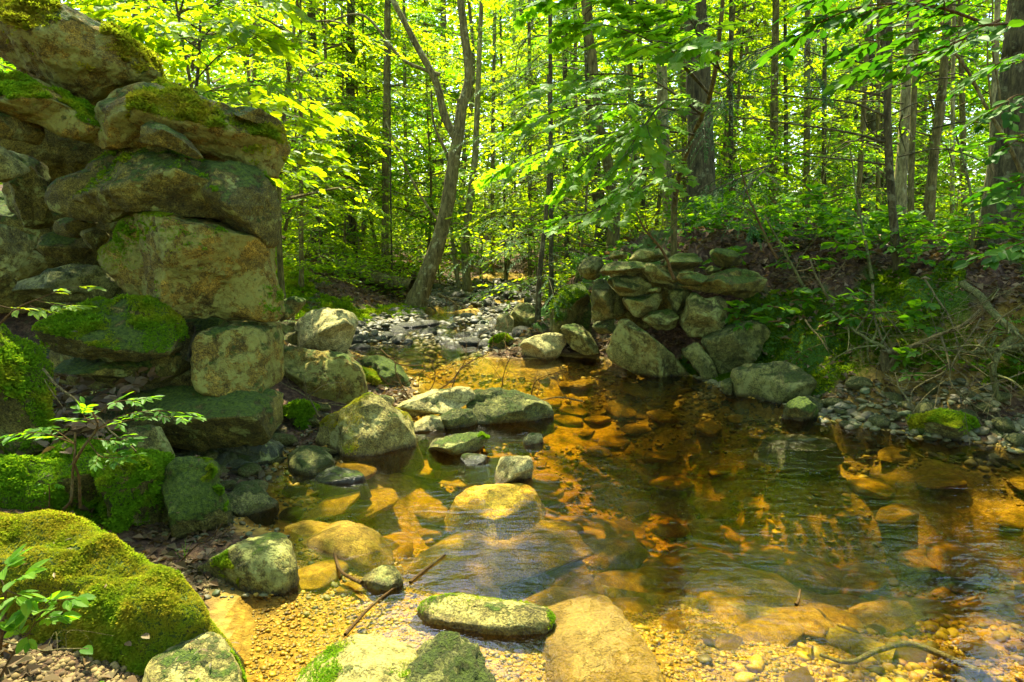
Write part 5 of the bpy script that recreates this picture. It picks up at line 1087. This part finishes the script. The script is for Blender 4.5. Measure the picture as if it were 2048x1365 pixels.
for (u, v, z, s, c, lab) in [(172, 1290, .13, .055, 'leaf_d', "olive dead leaf lying below the mossy boulder"), (255, 1277, .13, .03, 'litter', "curled tan leaf below the middle of the mossy boulder"), (345, 1300, .12, .03, 'litter', "round orange dead leaf by the angular mossy slab"), (200, 1358, .1, .035, 'leaf_maple', "pale green leaf cut by the bottom edge"),
                             (290, 1262, .16, .035, 'litter', "upright curled leaf at the foot of the mossy boulder"), (90, 715, .55, .07, 'litter', "large tan curled leaf in the leafy hollow"), (60, 690, .6, .06, 'litter', "ochre leaf at the top of the leafy hollow")]:
    p = G(u, v, z); p[2] = max(tz(p[0], p[1]), z - .03) + .012 if z < .3 else z
    g = Geo(); put(g, (T_OV[0] * [1, 1.15, 1.6] - [.5, 0, 0], T_OV[1]), np.zeros((1, 3)), np.array([[.9, -.5, .1]]), np.array([[.15, -.3, 1.0]]), [s]); o = g.build("fallen_leaf", M[c]); o.location = p; tag(o, lab, "leaf")
g = Geo(); hp = G(80, 720, .55)
r = np.random.default_rng(9); n = 420; 
x = r.uniform(-2.75, -1.95, n); y = r.uniform(2.9, 3.75, n); z = .30 + .22 * (y - 2.9) + r.uniform(0, .06, n) + .12 * fbm(np.stack([x * 4, y * 4, 0 * x], -1), 2)
a = r.uniform(0, 6.28, n); put(g, (T_OV[0] * [1, 1.2, 2.2], T_OV[1]), np.stack([x, y, z], -1), np.stack([np.cos(a), np.sin(a), r.normal(0, .35, n)], -1), nrm(np.array([0, -.3, 1.]) + r.normal(0, .5, (n, 3))), .075 * r.uniform(.5, 1.2, n))
tag(g.build("leaf_litter", M['litter'], smooth=False), "dry brown leaves heaped in the hollow beside the mossy slope", None, None, 'stuff')
# grass blades
g = Geo()
for (u, v, u2, v2) in [(368, 1120, 372, 1078), (366, 1122, 385, 1082), (372, 1120, 364, 1090), (370, 1122, 400, 1135), (362, 1120, 350, 1100)]:
    a, b = P(u, v, 2.65), P(u2, v2, 2.6); tube(g, spline([a, (a+b)/2 + [0, 0, .005], b], 6), np.linspace(.0018, .0004, 6), 4)
tag(g.build("grass_tuft", M['leaf_maple']), "thin green grass blades between the mossy boulder and the speckled one", "grass")

# ------------------------------------------------------------------ dead wood
def dead_branch(name, label, paths, mat='twig', sub=4, seed=1, sl=.25, cat="branch"):
    """paths: (pixel polyline with depths, width at start, width at end in px); twigs fork off each path"""
    r = np.random.default_rng(seed); g = Geo()
    for pl, w0, w1 in paths:
        q = spline(pw(pl), 22); Y = pl[0][2]; q = q + .012 * fbm(q * 6 + seed, 3)[:, None] * [1, 1, 1]
        tube(g, q, np.linspace(w0, w1, 22) * Y / F / 2, 8, 0, .2)
        for k in range(sub):
            i = r.integers(4, 20); d = nrm(q[i+1] - q[i]); e = nrm(d + r.normal(0, .7, 3)); L = sl * r.uniform(.4, 1.2)
            t = spline([q[i], q[i] + e * L * .5 + r.normal(0, .03, 3), q[i] + e * L + r.normal(0, .06, 3) - [0, 0, .04]], 9); tube(g, t, np.linspace(w1 * .7, .8, 9) * Y / F / 2, 5)
            j = 5; e2 = nrm(e + r.normal(0, .8, 3)); tube(g, spline([t[j], t[j] + e2 * L * .35, t[j] + e2 * L * .6 - [0, 0, .02]], 5), np.linspace(.9, .5, 5) * Y / F / 2, 4)
    return tag(g.build(name, M[mat]), label, cat)
dead_branch("dead_branch", "thick lichened dead branch bending down to the mossy shore at the right", [([(1925,565,5.2),(1960,595,5.0),(1990,630,4.8),(2030,665,4.6),(2020,680,4.6),(1995,710,4.5),(1985,750,4.45),(1998,800,4.4)], 15, 9), ([(1995,700,4.5),(2060,690,4.6),(2120,680,4.8)], 8, 7)], 'twig_moss', 8, 201, .45)
dead_branch("dead_branch", "long curved dead bough rising from the rotten stump to the right", [([(1770,705,5.0),(1810,700,4.9),(1870,675,4.8),(1925,650,4.7),(1960,620,4.7)], 10, 5), ([(1880,672,4.8),(1895,710,4.7),(1893,740,4.6),(1850,765,4.55)], 5, 3)], 'twig', 7, 202, .35)
dead_branch("dead_branch", "straight dead branch sloping down to the rotten stump from the upper left", [([(1665,625,5.5),(1700,655,5.3),(1735,680,5.1),(1770,697,5.0)], 5, 6)], 'twig_moss', 9, 203, .4)
dead_branch("dead_branch", "level dead branch running off the right-hand edge above the moss", [([(1860,690,4.9),(1920,705,4.8),(2000,700,4.8),(2100,698,4.8)], 9, 11)], 'twig_moss', 9, 204, .35)
dead_branch("dead_branch", "thin forked dead branch standing among the pebbles of the right shore", [([(1832,838,4.5),(1815,800,4.55),(1800,780,4.6),(1790,745,4.7)], 5, 2), ([(1770,750,4.8),(1800,765,4.7),(1850,763,4.6)], 3, 2)], 'twig', 7, 205, .25)
dead_branch("dead_branch", "tangle of thin bare twigs hanging over the bank edge right of the far wall", [([(1700,590,5.6),(1755,620,5.3),(1790,655,5.1)], 4, 2), ([(1745,570,5.6),(1750,640,5.3),(1775,700,5.0)], 6, 4), ([(1610,640,5.7),(1640,680,5.5),(1655,700,5.4)], 4, 2), ([(1850,560,5.4),(1900,640,5.0),(1920,720,4.7)], 4, 2), ([(1960,640,4.8),(1900,760,4.5),(2010,850,4.3)], 3, 2)], 'twig', 8, 206, .4)
dead_branch("dead_branch", "fan of fine dead twigs at the right-hand edge of the bank", [([(2060,600,4.6),(2000,640,4.6),(1950,700,4.5)], 3, 1.5), ([(2060,740,4.4),(1980,770,4.4),(1900,800,4.4)], 3, 1.5), ([(2060,560,4.9),(1980,600,4.9),(1880,640,4.9)], 3, 1.5)], 'twig', 9, 207, .45)
for (pl, lab, sd, mt) in [([(1555,520,6.4),(1530,470,6.6),(1500,400,6.8),(1480,330,6.9)], "thin green-brown sapling stem leaning left on top of the far wall", 1, 'stem'), ([(1625,600,6.0),(1600,560,6.0),(1560,490,6.1),(1530,430,6.2)], "thin bare stem leaning left from the mossy bank, lower one", 2, 'twig_moss'),
        ([(1680,640,5.8),(1640,570,5.8),(1620,520,5.9)], "drooping bare vine stem on the mossy bank", 3, 'twig'), ([(1745,560,5.9),(1730,480,6.2),(1718,420,6.4),(1700,300,6.6)], "thin pale stem beside the slender dark tree", 4, 'twig_moss'),
        ([(1945,510,5.8),(1945,420,5.9),(1930,330,6.0),(1900,230,6.2)], "thin stem forked near the great shadowed trunk", 5, 'twig_moss'), ([(1348,560,6.1),(1330,510,6.2),(1290,460,6.3),(1270,420,6.4)], "fine curved stem rising from the far wall's stones", 6, 'stem')]:
    dead_branch("bare_sapling", lab, [(pl, 7, 3)], mt, 5, 220 + sd, .4, "sapling")
dead_branch("bare_twig", "bare grey twig spreading before the smooth-backed tan boulder", [([(640,835,4.3),(615,795,4.4),(580,775,4.4),(560,762,4.4)], 4, 1.5), ([(615,795,4.4),(650,770,4.4),(690,765,4.5)], 3, 1), ([(615,800,4.4),(610,770,4.4),(612,762,4.4)], 3, 1), ([(620,802,4.4),(680,812,4.3),(720,808,4.3)], 3, 1)], 'twig', 3, 231, .15)
dead_branch("bare_twig", "thorny bare bush of fine reddish twigs behind the long pale slab", [([(800,800,5.0),(850,790,5.0),(870,750,5.0),(850,700,5.1)], 3.5, 1), ([(860,790,5.0),(900,765,5.0),(930,720,5.0),(925,690,5.1)], 3, 1), ([(820,800,5.0),(790,740,5.0),(800,715,5.0)], 3, 1), ([(900,790,4.9),(920,740,4.9),(980,700,5.0),(990,660,5.0)], 3, 1), ([(760,700,5.2),(800,730,5.1),(850,735,5.0),(810,770,5.0)], 3, 1)], 'stem', 7, 232, .35)
dead_branch("bare_twig", "fine bare twigs poking up through the whale-backed rock's far side", [([(1000,800,5.4),(1010,740,5.4),(1030,700,5.4)], 2.5, 1), ([(1060,800,5.4),(1075,760,5.4),(1130,740,5.4)], 2.5, 1)], 'stem', 6, 233, .25)
dead_branch("bare_twig", "greyish lichened twig slanting down the left bank into the hollow", [([(90,735,2.9),(140,790,2.85),(190,830,2.8),(270,905,2.7)], 5, 3)], 'twig', 5, 234, .12)
dead_branch("bare_twig", "red-brown twig standing before the dark wedge boulder", [([(365,1120,2.6),(395,1090,2.6),(420,1080,2.6),(446,1045,2.6)], 3.5, 1.5)], 'stem', 2, 235, .05)
dead_branch("bare_twig", "little forked twig lying on top of the big mossy boulder", [([(145,1082,2.35),(165,1084,2.33),(190,1075,2.32),(212,1050,2.32)], 4, 2)], 'stem', 1, 236, .05)
dead_branch("bare_twig", "long thin twig lying across the soil in the lower left corner", [([(-20,1270,1.8),(60,1300,1.78),(110,1303,1.76),(170,1305,1.75)], 4, 2)], 'twig', 2, 237, .08)
dead_branch("bare_twig", "twigs caught at the foot of the leaning tree", [([(750,620,10.5),(790,635,10.4),(835,640,10.4)], 5, 2), ([(775,640,10.2),(800,625,10.3),(840,615,10.5)], 4, 2), ([(850,600,10.8),(870,620,10.6),(880,635,10.5)], 6, 2), ([(875,590,11),(900,600,11),(915,615,11)], 6, 2)], 'twig', 6, 238, .4)
# fallen log and stump on the far left bank
g = Geo(); q = spline([P(640, 515, 12.5), P(700, 535, 12.0), P(760, 560, 11.5), P(825, 572, 11.2)], 20); tube(g, q, np.linspace(.16, .11, 20), 12, 0, .2)
tag(g.build("fallen_log", M['bark']), "grey fallen log lying along the far left bank", "log")
dead_branch("split_stump", "splintered pale stump at the upper end of the fallen log", [([(650,550,12.3),(655,520,12.3),(662,500,12.3)], 22, 4), ([(640,550,12.3),(632,520,12.3),(625,505,12.3)], 14, 3), ([(660,550,12.3),(680,530,12.3),(690,520,12.3)], 10, 3)], 'twig', 5, 240, .4, "stump")
dead_branch("rotten_stump", "small rotten stump where the curved bough meets the mossy shore", [([(1772,742,5.0),(1770,720,5.0),(1768,700,5.0)], 22, 14), ([(1775,740,5.0),(1790,715,4.95),(1800,700,4.95)], 10, 6)], 'twig', 4, 241, .15, "stump")
# low green seedlings on the knoll and the bank
rp = np.random.default_rng(15); seeds = []
for k in range(90):
    x = rp.uniform(1.0, 5.5); y = rp.uniform(6.6, 9.5)
    if sdf(np.array([x]), np.array([y]), WPOLY)[0] > .9: seeds.append((x, y))
pk = crown(400, .08, .30, .16, 5, 3, 5, .06, [M['leaf_m'], M['stem']], tpl=T_OV, twig=.1, r0=.003, droop=.1); hide_proto(pk); pk.name = "seedling"
for k in range(70):
    x = rp.uniform(1.4, 5.8); y = rp.uniform(4.3, 7.2); dd = sdf(np.array([x]), np.array([y]), WPOLY)[0]
    if dd > .35 and dd < 2.6: seeds.append((x, y))
for x, y in seeds:
    o = pk.copy(); COL.objects.link(o); o.name = "seedling"; o.location = (x, y, tz(x, y)); o.rotation_euler = (0, 0, rp.uniform(0, 6)); o.scale = (rp.uniform(.6, 1.6),) * 3
    tag(o, "low leafy seedling growing on the right-hand bank around the far wall", "seedling", "seedlings on the right-hand bank")

# needles and leaf bits caught on the moss of the big near boulder and the wall top
def moss_debris(obs, n, label):
    r = np.random.default_rng(55); P0 = []
    for o in obs:
        me = o.data; co = np.empty(len(me.vertices) * 3); me.vertices.foreach_get("co", co); no = np.empty(len(me.vertices) * 3); me.vertices.foreach_get("normal", no)
        co = co.reshape(-1, 3) + np.array(o.location); no = no.reshape(-1, 3); k = np.where(no[:, 2] > .35)[0]; P0.append(co[r.choice(k, n)] + no[k[0]] * 0 + [0, 0, .014] + r.normal(0, .012, (n, 3)) * [1, 1, .2])
    p = np.concatenate(P0); n = len(p); a = r.uniform(0, 6.28, n); g = Geo()
    put(g, (T_Q[0] * [1, .5, 1], T_Q[1]), p, np.stack([np.cos(a), np.sin(a), r.normal(0, .2, n)], -1), nrm(np.array([0, 0, 1.]) + r.normal(0, .4, (n, 3))), .022 * r.uniform(.3, 1.5, n))
    tag(g.build("leaf_bits", M['litter'], smooth=False), label, None, None, 'stuff')
moss_debris([o for o, _, _ in ROCKS if 'moss' in o['label'] and o.location.y < 3.9 and o.location.x < -.8], 26, "small dead leaf bits and needles caught in the moss")
